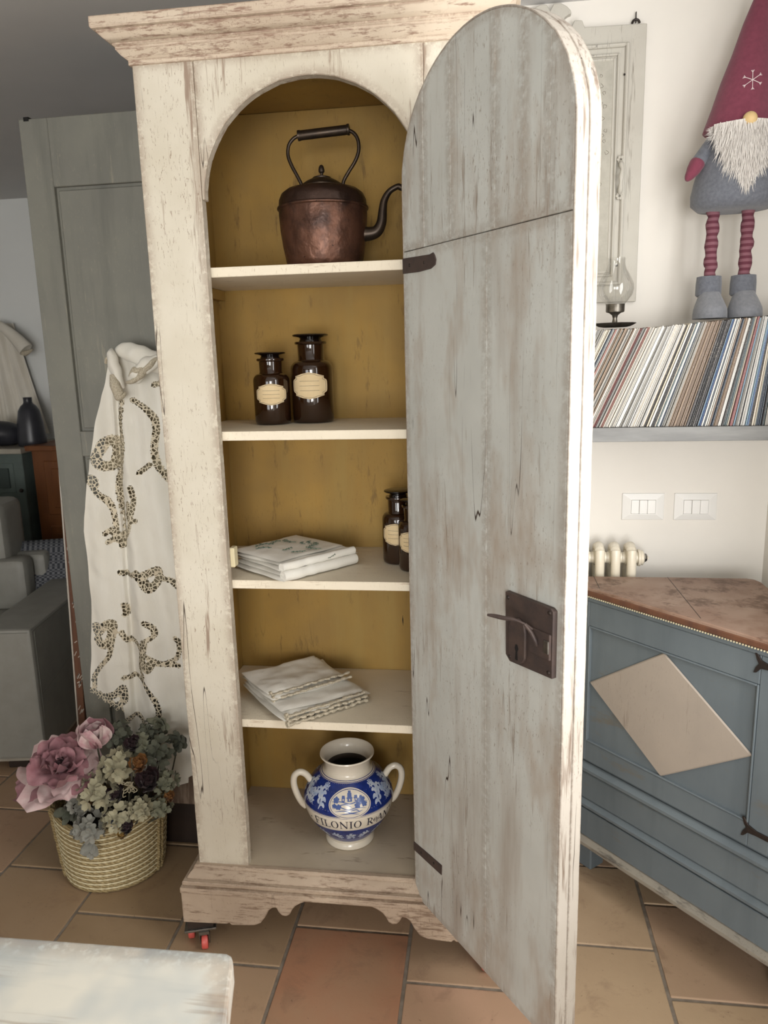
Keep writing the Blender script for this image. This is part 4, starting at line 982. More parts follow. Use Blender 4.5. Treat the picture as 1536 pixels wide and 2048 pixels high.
# bleached tendrils
o = flower_thing('dried_tendrils', 'curly bleached tendrils in the centre of the basket', 'dried flower', (-.272, .180, .338)); b = MB()
for i in range(16):
    a = fr.uniform(0, 6.3); s_ = fr.uniform(.015, .034); q = fr.uniform(-.5, .9)
    b.tube(curve([(0, 0, 0), (s_*.6*math.cos(a), -s_*.3, s_*.6*math.sin(a)), (s_*math.cos(a+q), -s_*.5, s_*math.sin(a+q)), (s_*.7*math.cos(a+q*2), -s_*.6, s_*.7*math.sin(a+q*2))], 12), .0013, 5)
b.build('curls', M['wire'], o, smooth=True)
# the big peony
pe = thing('pink_peony', 'large faded pink fabric peony leaning out over the left of the basket', 'fabric flower', (-.482, .198, .372))
PT = Vector((.12, -.50, .86)).normalized(); pa = PT.cross(Vector((0, 0, 1))).normalized(); pq = PT.cross(pa)
def pcol(m_): return M[m_]
for i in range(11):       # outer, paler, drooping to the left
    th = 2*PI*i/11+.2; d = (pa*math.cos(th)+pq*math.sin(th)); lf = max(0, -d.x)
    d = d*1.0+PT*(.05-.38*lf)
    petal_sheet(MB(), PT*-.015, d, .105*fr.uniform(.9, 1.1)+.055*lf, .06, .85, .26, 10, 11, up=PT).build('outer_petal', pcol('pink_pale' if i % 4 else 'pink'), pe, smooth=True, ang=180)
for i in range(9):
    th = 2*PI*i/9+.5; d = (pa*math.cos(th)+pq*math.sin(th))+PT*.45
    petal_sheet(MB(), PT*.0, d, .092*fr.uniform(.8, 1.2), .14, .95, .42, 10, 10, up=PT).build('middle_petal', pcol('pink'), pe, smooth=True, ang=180)
for i in range(9):
    th = 2*PI*i/9; d = (pa*math.cos(th)+pq*math.sin(th))+PT*fr.uniform(.8, 1.4)
    petal_sheet(MB(), PT*.004+Vector((fr.uniform(-.02, .02), 0, 0)), d, .066*fr.uniform(.8, 1.2), .32, .85, .42, 9, 9, up=PT).build('inner_petal', pcol('pink'), pe, smooth=True, ang=180)
b = MB()
for i in range(26):
    a = fr.uniform(0, 6.3); r_ = fr.uniform(.003, .015); p = PT*.02+(pa*math.cos(a)+pq*math.sin(a))*r_
    b.tube([p, p+PT*.022], .0011, 4); b.ball(tuple(p+PT*.023), .0022, seg=6, rings=4)
b.build('stamens', M['burgundy'], pe)
d = BASE-Vector((-.482, .198, .372))
MB().tube(curve([(0, 0, 0), (d.x*.3, d.y*.4, d.z*.6), (d.x*.5, d.y*.5, d.z)], 8), .004, 6).build('stem', M['stem'], pe, smooth=True)
for th in (2.4, 3.3, 4.4):
    dd = (pa*math.cos(th)+pq*math.sin(th))-PT*.1; petal_sheet(MB(), PT*-.016, dd, .098, .06, .45, .08, 5, 7, up=PT).build('leaf', M['moss'], pe, smooth=True, ang=180)
pb2 = thing('peony_bud', 'pale blush peony bud standing at the top behind the pink peony', 'fabric flower', (-.392, .240, .425))
for i in range(9):
    th = 2*PI*i/9*1.9; k_ = .35+.07*i; dv = Vector((math.cos(th)*k_, math.sin(th)*k_-.12, .9)); petal_sheet(MB(), (math.cos(th)*.006, math.sin(th)*.006, 0), dv, .060+.002*i, .42, 1.35, .10, 8, 9, up=(0, -.1, 1)).build('petal', M['pink_bud' if i % 3 else 'pink'], pb2, smooth=True, ang=180)
dv = BASE-Vector((-.392, .240, .425)); MB().tube([(0, 0, 0), tuple(dv*.6)], .003, 6).build('stem', M['stem'], pb2)
for name, lb, c, ds, mat in (('leaf_sprig', 'silvery leaf sprig trailing down the front of the basket', (-.375, .128, .190), [(-.5, -.5, -.35), (-.9, -.3, -.9), (.5, -.4, -.7), (.1, -.5, -.9), (-.2, -.5, -1.0)], 'grey_leaf'),
                             ('leaf_sprig', 'dark eucalyptus sprig at the left rim under the peony', (-.465, .185, .245), [(-.6, -.5, .3), (-.3, -.6, -.4), (.4, -.5, -.3), (.1, -.5, .6), (-.9, -.3, -.2)], 'moss'),
                             ('leaf_sprig', 'dark eucalyptus sprig between the back of the basket and the cupboard', (-.178, .320, .410), [(.6, -.4, .5), (.1, -.5, .9), (-.4, -.5, .6), (.8, -.3, 0), (.3, -.6, -.4)], 'moss'),
                             ('leaf_sprig', 'tall grey-green sprig right of the hanging lace', (-.232, .330, .455), [(.5, -.4, .6), (-.1, -.5, .9), (-.6, -.5, .5), (.6, -.3, 0), (0, -.6, .2)], 'sage')):
    o = flower_thing(name, lb, 'leaves', c, 'leaf sprigs in the basket')
    for i, dv in enumerate(ds):
        for k_ in range(2):
            petal_sheet(MB(), Vector(dv)*.012*k_, Vector(dv)+Vector((fr.uniform(-.3, .3), 0, fr.uniform(-.3, .3))), .036*fr.uniform(.8, 1.2), .15, .62, .1, 4, 6, up=(0, -1, .3)).build('leaf', M[mat], o, smooth=True, ang=180)

# ------------------------------------------------------------------ corner sideboard
TA = math.radians(47.95); tv = Vector((math.cos(TA), -math.sin(TA), 0)); nv = Vector((-math.sin(TA), -math.cos(TA), 0)); P0 = Vector((.946, .450, 0))
sb = thing('corner_sideboard', 'slate blue corner sideboard with a taupe diamond and worn walnut top', 'sideboard', (1.30, .36, 0), world=True)
def F(u, z, o=0.0): p = P0+tv*u+nv*o; return (p.x, p.y, z)
def fbox(b, u0, u1, z0, z1, o0, o1):
    return b.prism([(u0, z0), (u1, z0), (u1, z1), (u0, z1)], lambda u, z: F(u, z, o0), lambda u, z: F(u, z, o1))
U1 = .788; XB, YBK = 1.475, .452
p0 = F(.02, 0, -.004); p1 = F(U1, 0, -.004)
MB().xy([(p0[0], p0[1]), (p1[0], p1[1]), (XB-.006, p1[1]+.02), (XB-.006, YBK-.004), (p0[0]+.01, YBK-.004)], .125, .874).build('carcase', M['blue_side'], sb)
q0 = F(-.002, 0, .022); q1 = F(U1, 0, .022)
top = [(q0[0], q0[1]), (q1[0], q1[1]), (XB, q1[1]+.02), (XB, YBK-.036), (XB-.008, YBK-.012), (XB-.026, YBK), (q0[0]+.01, YBK)]
MB().xy(top, .876, .900).build('top', M['walnut_top'], sb, bev=.003, seg=2)
fbox(MB(), 0.0, U1, .8765, .8925, .016, .0245).build('nosing', M['brown_wood'], sb, bev=.003)
b = MB(); b.box(1.0393, 1.0407, .338, YBK, .8985, .9004); b.box(1.2393, 1.2407, .115, YBK, .8985, .9004)
b.build('board_joint', M['dark_wood'], sb)
fbox(MB(), .004, U1-.004, .857, .876, -.002, .012).build('cornice_bead', M['blue_side'], sb, bev=.003)
n_ = 110; b = MB()
for i in range(n_): b.ball(F(.01+(U1-.02)*i/(n_-1), .8735, .0190), .0026, seg=6, rings=4)
o = b.build('beading', M['cord'], sb); o['kind'] = 'stuff'
# door frame round a sunk panel
PZ0, PZ1, PU0, PU1 = .445, .787, .117, .598
for u0, u1, z0, z1 in ((.02, PU0, .385, .857), (PU1, .648, .385, .857), (PU0, PU1, PZ1, .857), (PU0, PU1, .385, PZ0)):
    fbox(MB(), u0, u1, z0, z1, -.004, .008).build('door_frame', M['blue_side'], sb, bev=.002)
fbox(MB(), .65, U1-.004, .385, .857, -.004, .009).build('end_stile', M['blue_side'], sb, bev=.002)
fbox(MB(), PU0, PU1, PZ0, PZ1, -.004, .001).build('door_panel', M['blue_side'], sb)
MB().prism([(PU0+.005, .622), (.352, PZ1-.004), (PU1-.004, .612), (.360, PZ0+.003)], lambda u, z: F(u, z, .0005), lambda u, z: F(u, z, .007)).build('diamond', M['cream_diamond'], sb, bev=.003)
for u0, u1, z0, z1 in ((PU0, PU0+.005, PZ0, PZ1), (PU1-.005, PU1, PZ0, PZ1), (PU0+.005, PU1-.005, PZ1-.005, PZ1), (PU0+.005, PU1-.005, PZ0, PZ0+.005)):
    fbox(MB(), u0, u1, z0, z1, -.002, .0105).build('panel_bead', M['blue_side'], sb, bev=.0015)
def fmould(z0, z1, d, nm, mat):
    pr = [(0, z0), (d*.6, z0+.15*(z1-z0)), (d, z0+.4*(z1-z0)), (d, z0+.65*(z1-z0)), (d*.55, z0+.85*(z1-z0)), (0, z1)]
    b = MB(); vs_ = [F(.006, z, o_) for o_, z in pr]+[F(U1-.002, z, o_) for o_, z in pr]; n = len(pr)
    b.add(vs_, [(i, i+1, n+i+1, n+i) for i in range(n-1)]+[tuple(range(n)), tuple(range(2*n-1, n-1, -1))]); return b.build(nm, mat, sb, smooth=True, ang=35)
fmould(.344, .376, .018, 'waist_moulding', M['blue_side']); fmould(.235, .263, .018, 'waist_moulding', M['blue_side'])
fbox(MB(), .01, U1-.002, .265, .343, -.004, .006).build('drawer_front', M['blue_side'], sb, bev=.002)
fbox(MB(), .006, U1-.002, .150, .235, -.004, .012).build('plinth', M['blue_side'], sb, bev=.002)
fmould(.112, .152, .026, 'skirt', M['skirt_worn'])
for u in (.05, .66):
    fbox(MB(), u, u+.06, 0, .125, -.10, -.04).build('foot', M['blue_side'], sb, bev=.004)
for z in (.835, .430):
    b = MB()
    b.prism([(.584, z+.026), (.590, z+.027), (.600, z+.012), (.620, z+.006), (.670, z+.006), (.670, z-.006), (.620, z-.006), (.600, z-.008), (.590, z-.020), (.584, z-.022), (.588, z-.008), (.595, z+.002), (.590, z+.010)], lambda u, zz_: F(u, zz_, .008), lambda u, zz_: F(u, zz_, .012))
    b.build('hinge', M['iron_dark'], sb, bev=.0006)

# ------------------------------------------------------------------ wall fittings on the right
for x, lb in ((1.1368, 'three-gang white light switch plate nearer the open door edge'), (1.2847, 'three-gang white light switch plate nearer the room corner')):
    s = thing('light_switch', lb, 'light switch', (x+.06, YB-.0005, 1.07), world=True, group='pair of light switches')
    wv, hv = .060, .040; cx, cz_ = x+.06, 1.07
    def ringpt(k_, o_): return [(cx-wv*k_[0], YB-o_, cz_-hv*k_[1]), (cx+wv*k_[0], YB-o_, cz_-hv*k_[1]), (cx+wv*k_[0], YB-o_, cz_+hv*k_[1]), (cx-wv*k_[0], YB-o_, cz_+hv*k_[1])]
    R0 = ringpt((1, 1), .0005)+ringpt((.985, .98), .004)+ringpt((.62, .56), .0105)+ringpt((.58, .52), .0105)+ringpt((.58, .52), .007)
    fs = [(r*4+i, r*4+(i+1) % 4, r*4+4+(i+1) % 4, r*4+4+i) for r in range(4) for i in range(4)]+[(16, 17, 18, 19)]
    MB().add(R0, fs).build('plate', M['white_plastic'], s, bev=.0012, seg=2)
    for i in range(3):
        u0 = cx-.0345+.0232*i
        MB().box(u0, u0+.0224, YB-.0118-(.0012 if i == 1 else 0), YB-.006, cz_-.0203, cz_+.0203).build('rocker', M['white_plastic'], s, bev=.0012, seg=2)
    MB().box(cx-.0352, cx+.0352, YB-.0078, YB-.0072, cz_-.0208, cz_+.0208).build('gap', M['panel_dark'], s)
rad = thing('radiator', 'cream cast iron column radiator partly behind the door', 'radiator', (.95, .53, .2), world=True)
for i in range(9):
    x = 1.150-.044*i
    b = MB()
    for yy in (.495, .560):
        b.tube(curve([(x, yy, .24), (x, yy, .60), (x, yy, .93), (x, yy+(.010 if yy < .53 else -.010), .955)], 20), .0135, 12)
    b.tube([(x, .495, .940), (x, .51, .962), (x, .528, .968), (x, .545, .962), (x, .560, .940)], [.0135, .0145, .015, .0145, .0135], 12)
    b.tube([(x-.023, .528, .935), (x-.015, .528, .935), (x-.014, .528, .935), (x+.014, .528, .935), (x+.015, .528, .935), (x+.023, .528, .935)], [.017, .017, .022, .022, .017, .017], 14)
    b.tube([(x-.022, .528, .27), (x+.022, .528, .27)], .02, 12)
    b.build('section', M['white_enamel'], rad, smooth=True)
MB().lathe([(0, 0), (.024, 0), (.025, .006), (.021, .009), (.022, .014), (.016, .018), (0, .018)], 20, (1.172, .528, .935), axis='x').build('end_cap', M['white_enamel'], rad, smooth=True)
MB().lathe([(0, .018), (.012, .018), (.013, .022), (.010, .026), (0, .026)], 8, (1.172, .528, .935), axis='x').build('bleed_collar', M['zinc'], rad)
MB().box(1.196, 1.203, .524, .532, .931, .939).build('bleed_key', M['white_enamel'], rad, bev=.001)
for x in (1.13, .83): MB().box(x-.01, x+.01, .50, .56, 0, .245).build('foot', M['white_enamel'], rad, bev=.002)

# carved white panel hung on the wall
wp = thing('wall_panel', 'old white painted cupboard-door panel with scrolled crest hung on the wall', 'wall panel', (.90, .595, 1.65), world=True)
PX1, PX0 = 1.150, .655; mid = (PX0+PX1)/2
y0p, y1p = .583, .6085
crest_r = [(PX1, 2.352), (.992, 2.355), (.985, 2.372), (.966, 2.373), (.960, 2.362), (.951, 2.357), (.942, 2.360), (.9375, 2.370), (.940, 2.382), (.950, 2.388), (.958, 2.390), (.955, 2.398), (.945, 2.408), (.930, 2.4165), (.912, 2.4165), (mid, 2.400)]
outl = [(PX0, 1.655), (PX1, 1.655)]+crest_r+[(2*mid-x, z) for x, z in reversed(crest_r[:-1])]
MB().xz(outl, y0p+.006, y1p).build('backboard', M['panel_white'], wp, bev=.0015)
def frame_rect(x0, x1, z0, z1, w_, ya, yb, nm, mat, bv=.0015):
    for a in ((x0, x0+w_, z0, z1), (x1-w_, x1, z0, z1), (x0+w_, x1-w_, z0, z0+w_), (x0+w_, x1-w_, z1-w_, z1)):
        MB().box(a[0], a[1], ya, yb, a[2], a[3]).build(nm, mat, wp, bev=bv)
d1 = 2*mid-1.108
frame_rect(d1, 1.108, 1.700, 2.309, .010, y0p-.004, y0p+.008, 'outer_moulding', M['panel_white'], .003)
frame_rect(d1+.024, 1.084, 1.724, 2.285, .006, y0p-.002, y0p+.008, 'inner_moulding', M['panel_white'], .002)
frame_rect(d1+.033, 1.075, 1.733, 2.276, .007, y0p+.002, y0p+.008, 'inner_moulding', M['panel_white'], .002)
MB().box(d1+.040, 1.068, y0p+.004, y0p+.0065, 1.740, 2.269).build('field', plain('grey_white_field', '#bcb8ac', .8, var='#aeaa9e', vs=30), wp)
b = MB(); rs = random.Random(4)
for i in range(16):
    x, z = 1.045+rs.uniform(-.012, .010), 2.235-i*.021+rs.uniform(-.006, .006); s_ = rs.uniform(.004, .008); a = rs.uniform(0, 6)
    b.tube(curve([(x, y0p+.0038, z), (x+s_*math.cos(a), y0p+.0038, z+s_*math.sin(a)), (x+s_*1.4*math.cos(a+1), y0p+.0038, z+s_*1.4*math.sin(a+1)), (x+s_*.6*math.cos(a+2.2), y0p+.0038, z+s_*.6*math.sin(a+2.2))], 12), .0006, 4)
b.build('faded_scrollwork', M['panel_dark'], wp)
lt = curve([(1.094, y0p-.004, 2.018), (1.0945, y0p-.014, 2.008), (1.096, y0p-.022, 1.995), (1.0945, y0p-.022, 1.980), (1.0935, y0p-.022, 1.965), (1.0945, y0p-.014, 1.948), (1.094, y0p-.004, 1.938)], 30)
MB().tube(lt, [.0045+.0025*math.sin(i/len(lt)*PI*3)**2 for i in range(len(lt))], 10).build('pull_handle', M['panel_white'], wp, smooth=True)
for z in (2.024, 1.932):
    b = MB()
    for k_ in range(6): b.ball((1.094+.0065*math.cos(k_*PI/3), y0p-.003, z+.0065*math.sin(k_*PI/3)), .0042, .003, .0042, 8, 5)
    b.build('handle_rosette', M['panel_white'], wp, smooth=True)
for x, z in ((1.0965, 2.232), (1.094, 1.752)): MB().ball((x, y0p-.001, z), .0028, .002, .0028, 8, 5).build('screw_head', M['iron_dark'], wp)
b = MB(); P = [(1.1235+.009*math.cos(a), .600, 2.358+.009*math.sin(a)) for a in [PI*i/12 for i in range(13)]]; b.tube(P, .003, 8); b.box(1.1225, 1.1245, .599, .606, 2.36, 2.385); b.build('hanging_ring', M['iron_dark'], wp)

# ------------------------------------------------------------------ record shelf and records
RS_Y0, RS_Z = .318, 1.331
sh = tag(MB().box(.80, XR-.004, RS_Y0, YB-.001, RS_Z-.036, RS_Z).build('wall_shelf', M['shelf_grey'], bev=.0025, seg=2), 'thick grey limed wooden wall shelf carrying the row of records', 'shelf')
RH, RD = .268, .262
rme = MB().box(-.5, .5, -.5, .5, 0, 1).build('record', M['record']); rmesh = rme.data
bpy.data.objects.remove(rme)
PAL = {'cream': ['#cdc4b2', '#d5ccbc', '#c2b8a6', '#cfc8be'], 'white': ['#dcd9d2', '#d2d0ca', '#cac8c4'], 'brown': ['#8a7766', '#97836f', '#7b6859'], 'grey': ['#96938c', '#84827c', '#a5a199', '#777571'],
       'black': ['#444243', '#383739', '#504d4e'], 'blue': ['#5b7396', '#7190a8', '#4c6290', '#8098a8'], 'navy': ['#4c5562', '#58616c', '#434a58'], 'red': ['#96685f', '#a0726a', '#8a5a5c'], 'teal': ['#6a7678', '#607074']}
rr = random.Random(12); x = .885; i = 0; lastc = None; run = 0; seenc = {}
while x < XR-.012:
    tn = float(np.interp(x, [.88, 1.05, 1.20, 1.325, 1.40, 1.53], [.47, .43, .31, .205, .11, .0])); lean = math.atan(tn)
    th = rr.choice([.0016, .002, .0023, .0026, .003, .0034])
    if run <= 0:
        wts = [('cream', 7), ('white', 7), ('brown', 3), ('grey', 5), ('black', 3), ('blue', 2), ('navy', 1), ('red', 1), ('teal', 1)]
        if 1.19 < x < 1.235: wts = [('brown', 1)]
        elif 1.235 < x < 1.265: wts = [('black', 2), ('navy', 1)]
        elif x > 1.40: wts = [('navy', 3), ('grey', 2), ('teal', 2), ('black', 1), ('red', 1)]
        elif x < 1.06: wts = [('cream', 5), ('brown', 4), ('grey', 4), ('red', 1), ('navy', 1)]
        cn = rr.choices([a for a, _ in wts], [b_ for _, b_ in wts])[0]; run = rr.randint(1, 2)
    run -= 1
    o = bpy.data.objects.new('record', rmesh); COL.objects.link(o)
    h = RH*rr.uniform(.985, 1.0); d_ = RD*rr.uniform(.985, 1.0)
    o.scale = (th, d_, h); o.rotation_euler = (0, lean, 0)
    o.location = (x+th/2*math.cos(lean), .332+RD/2+rr.uniform(-.006, .004), RS_Z+th/2*math.sin(lean)+.0004)
    o.color = L(rr.choice(PAL[cn]))
    nth = i+1; suf = 'th' if 10 < nth % 100 < 14 else {1: 'st', 2: 'nd', 3: 'rd'}.get(nth % 10, 'th')
    tag(o, f'{cn} record sleeve, {nth}{suf} in the leaning row counted from its left end', 'record', 'vinyl records on the wall shelf')
    x += th/math.cos(lean)+.0010+.0003*rr.random(); i += 1

# ------------------------------------------------------------------ candle lamp on the records
lp = thing('candle_lamp', 'small pewter candle holder with clear glass chimney standing on the records', 'lamp', (1.068, .42, 1.582))
LX = 0
MB().lathe([(0, .002), (.030, 0), (.040, .002), (.052, .008), (.054, .010), (.050, .011), (.038, .006), (.012, .006), (.007, .012), (.0055, .022), (.0075, .030), (.015, .036), (.0225, .038), (.0235, .041), (.0235, .056), (.0245, .058), (.020, .058), (.018, .045), (0, .045)], 40).build('holder', M['pewter'], lp, smooth=True, ang=40)
MB().lathe([(.019, .054), (.028, .062), (.040, .078), (.0455, .094), (.044, .108), (.036, .126), (.026, .142), (.0215, .156), (.0210, .166), (.0225, .172)], 48).build('chimney', M['glass'], lp, smooth=True, ang=80)
MB().tube(curve([(-.048, -.01, .008), (-.062, -.012, .010), (-.070, -.012, .020), (-.064, -.012, .030), (-.056, -.012, .028)], 24), .003, 8).build('finger_ring', M['pewter'], lp, smooth=True)

# ------------------------------------------------------------------ plush gnome
gx, gy, gz = 1.352, .445, 1.5965
gn = thing('plush_gnome', 'plush gnome with burgundy snowflake hat, white beard and striped legs', 'plush toy', (gx, gy, gz))
def lathe_dir(pr, seg, tx=0.0, ty=0.0): return MB().lathe(pr, seg)
for s_ in (-1, 1):
    cx = s_*.042+(-.006)
    b = MB().grid(lambda u, v: ((lambda a, t: (cx+.041*math.sin(PI*min(1, t*.28+.5))**.7*math.cos(a)*(1-.22*max(0, t-.35)/.65), -.018+.052*math.sin(PI*min(1, t*.28+.5))**.7*math.sin(a)*(1-.35*max(0, t-.35)/.65)+.02*max(0, t-.35), .066*t))(2*PI*u, v)), 28, 12, closed_u=True)
    b.f.append(tuple(range(28)))
    b.build('boot', M['felt_shoe'], gn, smooth=True, ang=80)
    MB().lathe([(.027, .056), (.031, .060), (.031, .086), (.0295, .105), (.024, .106), (.021, .09)], 24, (cx-.001, .004, 0)).build('boot_cuff', M['felt_grey'], gn, smooth=True)
    n = 30; P = [(cx-s_*.0-.000+.004*nz(i*.35, s_*4.0), .004+.004*nz(i*.3, 9+s_), .085+.185*i/n) for i in range(n+1)]
    MB().tube(P, [.0150+.0016*math.sin(i*.9)+.0012*nz(i*.6, 2) for i in range(n+1)], 14).build('leg', M['stripe'], gn, smooth=True)
MB().lathe([(0, .262), (.05, .260), (.088, .264), (.104, .278), (.105, .300), (.098, .335), (.086, .380), (.073, .425), (.062, .46), (0, .465)], 40, sx=1, sy=.82).build('body', M['felt_grey'], gn, smooth=True, ang=80)
for s_ in (-1, 1):
    arm = curve([(s_*.062, -.012, .425), (s_*.084, -.02, .395), (s_*.100, -.026, .372)], 12)
    MB().tube(arm, [.016+.001*i/12 for i in range(len(arm))], 12).build('arm', M['felt_grey'], gn, smooth=True)
    mit = curve([(s_*.098, -.026, .376), (s_*.112, -.03, .352), (s_*.126, -.032, .332)], 10)
    MB().tube(mit, [.0165, .0185, .0185, .0175, .017, .0155, .0135, .012, .010, .007, .004][:len(mit)], 12).build('mitten', M['felt_red'], gn, smooth=True)
hat = [(0, .440), (.078, .442), (.083, .447), (.080, .458), (.070, .50), (.058, .56), (.045, .62), (.031, .69), (.016, .76), (.004, .80), (0, .805)]
hb = MB().lathe(hat, 44, sx=1, sy=.85); hb.v = [(x+.05*max(0, (z-.45)/.35)**1.3+.003*nz(x*20, z*12, 1), y+.03*max(0, (z-.45)/.35)**1.4, z) for x, y, z in hb.v]
hb.build('hat', M['felt_red'], gn, smooth=True, ang=80)
MB().ball((.0, -.078, .452), .0165, .0165, .0165, 20, 12).build('nose', M['nose'], gn, smooth=True)
b = MB()
hc = (.022, .545)
def hatp(dx, dz):
    z = hc[1]+dz; r_ = float(np.interp(z, [h[1] for h in hat[2:]], [h[0] for h in hat[2:]])); t = max(0, (z-.45)/.35); x = dx
    yy = -math.sqrt(max(1e-6, r_*r_-x*x))*.85; return (x+.05*t**1.3, yy+.03*t**1.4-.0012, z)
for k_ in range(6):
    a = k_*PI/3+PI/2+.1; c_, s_ = math.cos(a), math.sin(a)
    b.tube([hatp(c_*.023*i/5, s_*.023*i/5) for i in range(6)], .0008, 5)
    for da in (.6, -.6): b.tube([hatp(c_*.018, s_*.018), hatp(c_*.018+.006*math.cos(a+da), s_*.018+.006*math.sin(a+da))], .0007, 5)
b.build('snowflake', M['snow'], gn)
bb = MB(); gr_ = random.Random(8)
bb.grid(lambda u, v: ((u-.5)*.150*(1-v**1.6*.80), -.058-.028*math.sin(PI*u)*(1-.35*v)-.006*v, .452-.135*v-.004*abs(u-.5)), 22, 14)
for i in range(1500):
    u = gr_.random(); v = gr_.random()**.85
    p = Vector(((u-.5)*.150*(1-v**1.6*.80), -.060-.028*math.sin(PI*u)*(1-.35*v)-.006*v, .452-.135*v))
    l = gr_.uniform(.020, .042); d = Vector(((u-.5)*gr_.uniform(.1, 1.0)+gr_.uniform(-.12, .12), -gr_.uniform(.08, .35), -1)).normalized()
    sd = Vector((1, 0, 0))*gr_.uniform(.0006, .0011); m1 = p+d*l*.55; e_ = p+d*l+Vector((gr_.uniform(-.003, .003), .004, -.002))
    bb.add([p-sd, p+sd, m1+sd*.8, m1-sd*.8, e_], [(0, 1, 2, 3), (3, 2, 4)])
for i in range(200):     # wisps at the sides
    s_ = gr_.choice((-1, 1)); p = Vector((s_*.068, -.05, .450-.03*gr_.random())); d = Vector((s_*gr_.uniform(.5, 1.2), -.2, gr_.uniform(-1.0, .15))).normalized(); l = gr_.uniform(.012, .032)
    e_ = p+d*l; sd = Vector((0, 0, .0007)); bb.add([p-sd, p+sd, e_], [(0, 1, 2)])
o = bb.build('beard', M['fur'], gn, smooth=False); o['kind'] = 'stuff'

# ------------------------------------------------------------------ table corner in the foreground
tb = thing('painted_table', 'whitewashed table with a rubbed brown rim, close to the camera at bottom left', 'table', (-.1, -1.15, 0), world=True)
MB().xy([(-.75, -1.55), (.580, -1.55), (.410, -.842), (.406, -.834), (.398, -.830), (-.75, -.842)], .715, .752).build('top', M['table_paint'], tb, bev=.004, seg=2)
MB().box(-.70, .36, -1.50, -.90, .62, .714).build('apron', M['table_paint'], tb, bev=.002)
for lx in (-.68, .30):
    for ly in (-1.48, -.94): MB().box(lx, lx+.05, ly, ly+.05, 0, .62).build('leg', M['table_paint'], tb, bev=.003)

# ------------------------------------------------------------------ far end of the room on the left
sf = thing('leather_sofa', 'light grey leather sofa with a squared arm at the left edge', 'sofa', (-.915, .76, 0), math.radians(9))
def cush(name, x0, x1, y0, y1, z0, z1, r=.02, mat='tan_leather'): return MB().box(x0, x1, y0, y1, z0, z1).build(name, M[mat], sf, smooth=True, ang=30, bev=r, seg=4)
cush('arm', -.20, 0, 0, .88, .06, .578, .018)
cush('seat_base', -1.9, -.205, .06, .9, .06, .34); cush('seat_cushion', -1.05, -.205, .02, .66, .34, .475, .035); cush('seat_cushion', -1.9, -1.06, .02, .66, .34, .475, .035)
cush('backrest', -1.9, -.205, .66, .92, .30, .70, .04); cush('head_cushion', -1.05, -.335, .58, .80, .60, .945, .05); cush('back_cushion', -1.05, -.25, .55, .66, .47, .70, .04); cush('head_cushion', -1.9, -1.06, .58, .80, .50, .945, .05)
cush('arm', -2.12, -1.905, 0, .88, .06, .578, .018)
b = MB(); b.tube([(-.002, .03, .075), (.0006, .03, .32), (.0006, .03, .56)], .0012, 5); b.tube(curve([(.0006, .03, .31), (.0008, .25, .335), (.0008, .5, .39), (.0006, .86, .40)], 20), .0012, 5)
b.tube([(0.0004, .02, .566), (.0004, .86, .566)], .0015, 5); b.tube([(-.19, -.0004, .566), (-.01, -.0004, .566)], .0015, 5); b.build('seam', M['seam'], sf)
for x, y in ((-.17, .05), (-.17, .80), (-2.05, .05), (-2.05, .80)): MB().box(x, x+.08, y, y+.06, 0, .058).build('foot', M['dark_wood'], sf, bev=.003)
MB().box(-2.1, -.01, .02, .88, .045, .06).build('base_rail', M['marble'], sf)
cu = MB().grid(lambda u, v: ((u-.5)*.40, .055*(1 if True else 0)*math.sin(PI*u)**.5*math.sin(PI*v)**.5, (v-.5)*.34), 20, 18)
cu.grid(lambda u, v: ((.5-u)*.40, -.055*math.sin(PI*u)**.5*math.sin(PI*v)**.5, (v-.5)*.34), 20, 18)
cu.v = [(x, y*math.cos(.45)-z*math.sin(.45)*-1, z*math.cos(.45)+y*math.sin(.45)) for x, y, z in cu.v]
cu = cu.build('checked_cushion', M['check'], smooth=True, ang=100, merge=True); tag(cu, 'dark checked cushion behind the sofa arm', 'cushion'); cu.location = (-1.215, 1.42, .585); cu.rotation_euler = (0, 0, math.radians(9)+.2)

gc = thing('green_cupboard', 'faded green low cupboard with square relief panels far left', 'cupboard', (-1.95, 2.2, 0), world=True)
MB().box(-2.35, -1.672, 1.98, 2.42, .28, 1.075).build('carcase', M['far_green'], gc, bev=.004)
MB().box(-2.38, -1.655, 1.95, 2.44, 1.075, 1.102).build('top', M['marble'], gc, bev=.003)
for z in (.945, .745):
    for k_, s_ in enumerate((.075, .05, .026)):
        MB().box(-1.80-s_, -1.80+s_, 1.975-.006*(k_ % 2)-.003*k_, 1.981, z-s_*1.05, z+s_*1.05).build('panel_square', M['far_green'] if k_ != 1 else plain('dark_green_line', '#3c4541', .8), gc, bev=.002)
    for k_, s_ in enumerate((.075, .05, .026)):
        MB().box(-2.06-s_, -2.06+s_, 1.975-.006*(k_ % 2)-.003*k_, 1.981, z-s_*1.05, z+s_*1.05).build('panel_square', M['far_green'], gc, bev=.002)
MB().ball((-1.69, 1.968, .88), .011, seg=10, rings=6).build('knob', M['iron_dark'], gc, smooth=True)
for x in (-2.32, -1.72): MB().box(x, x+.04, 2.0, 2.05, 0, .28).build('leg', M['far_green'], gc)
oc = thing('cherry_cabinet', 'orange-brown wooden cabinet with panelled door behind the sofa', 'cabinet', (-1.4, 2.25, 0), world=True)
MB().box(-1.640, -1.05, 2.02, 2.42, 0, 1.085).build('carcase', M['orange_wood'], oc, bev=.003)
MB().box(-1.660, -1.03, 1.99, 2.43, 1.085, 1.112).build('top', M['orange_wood'], oc, bev=.003)
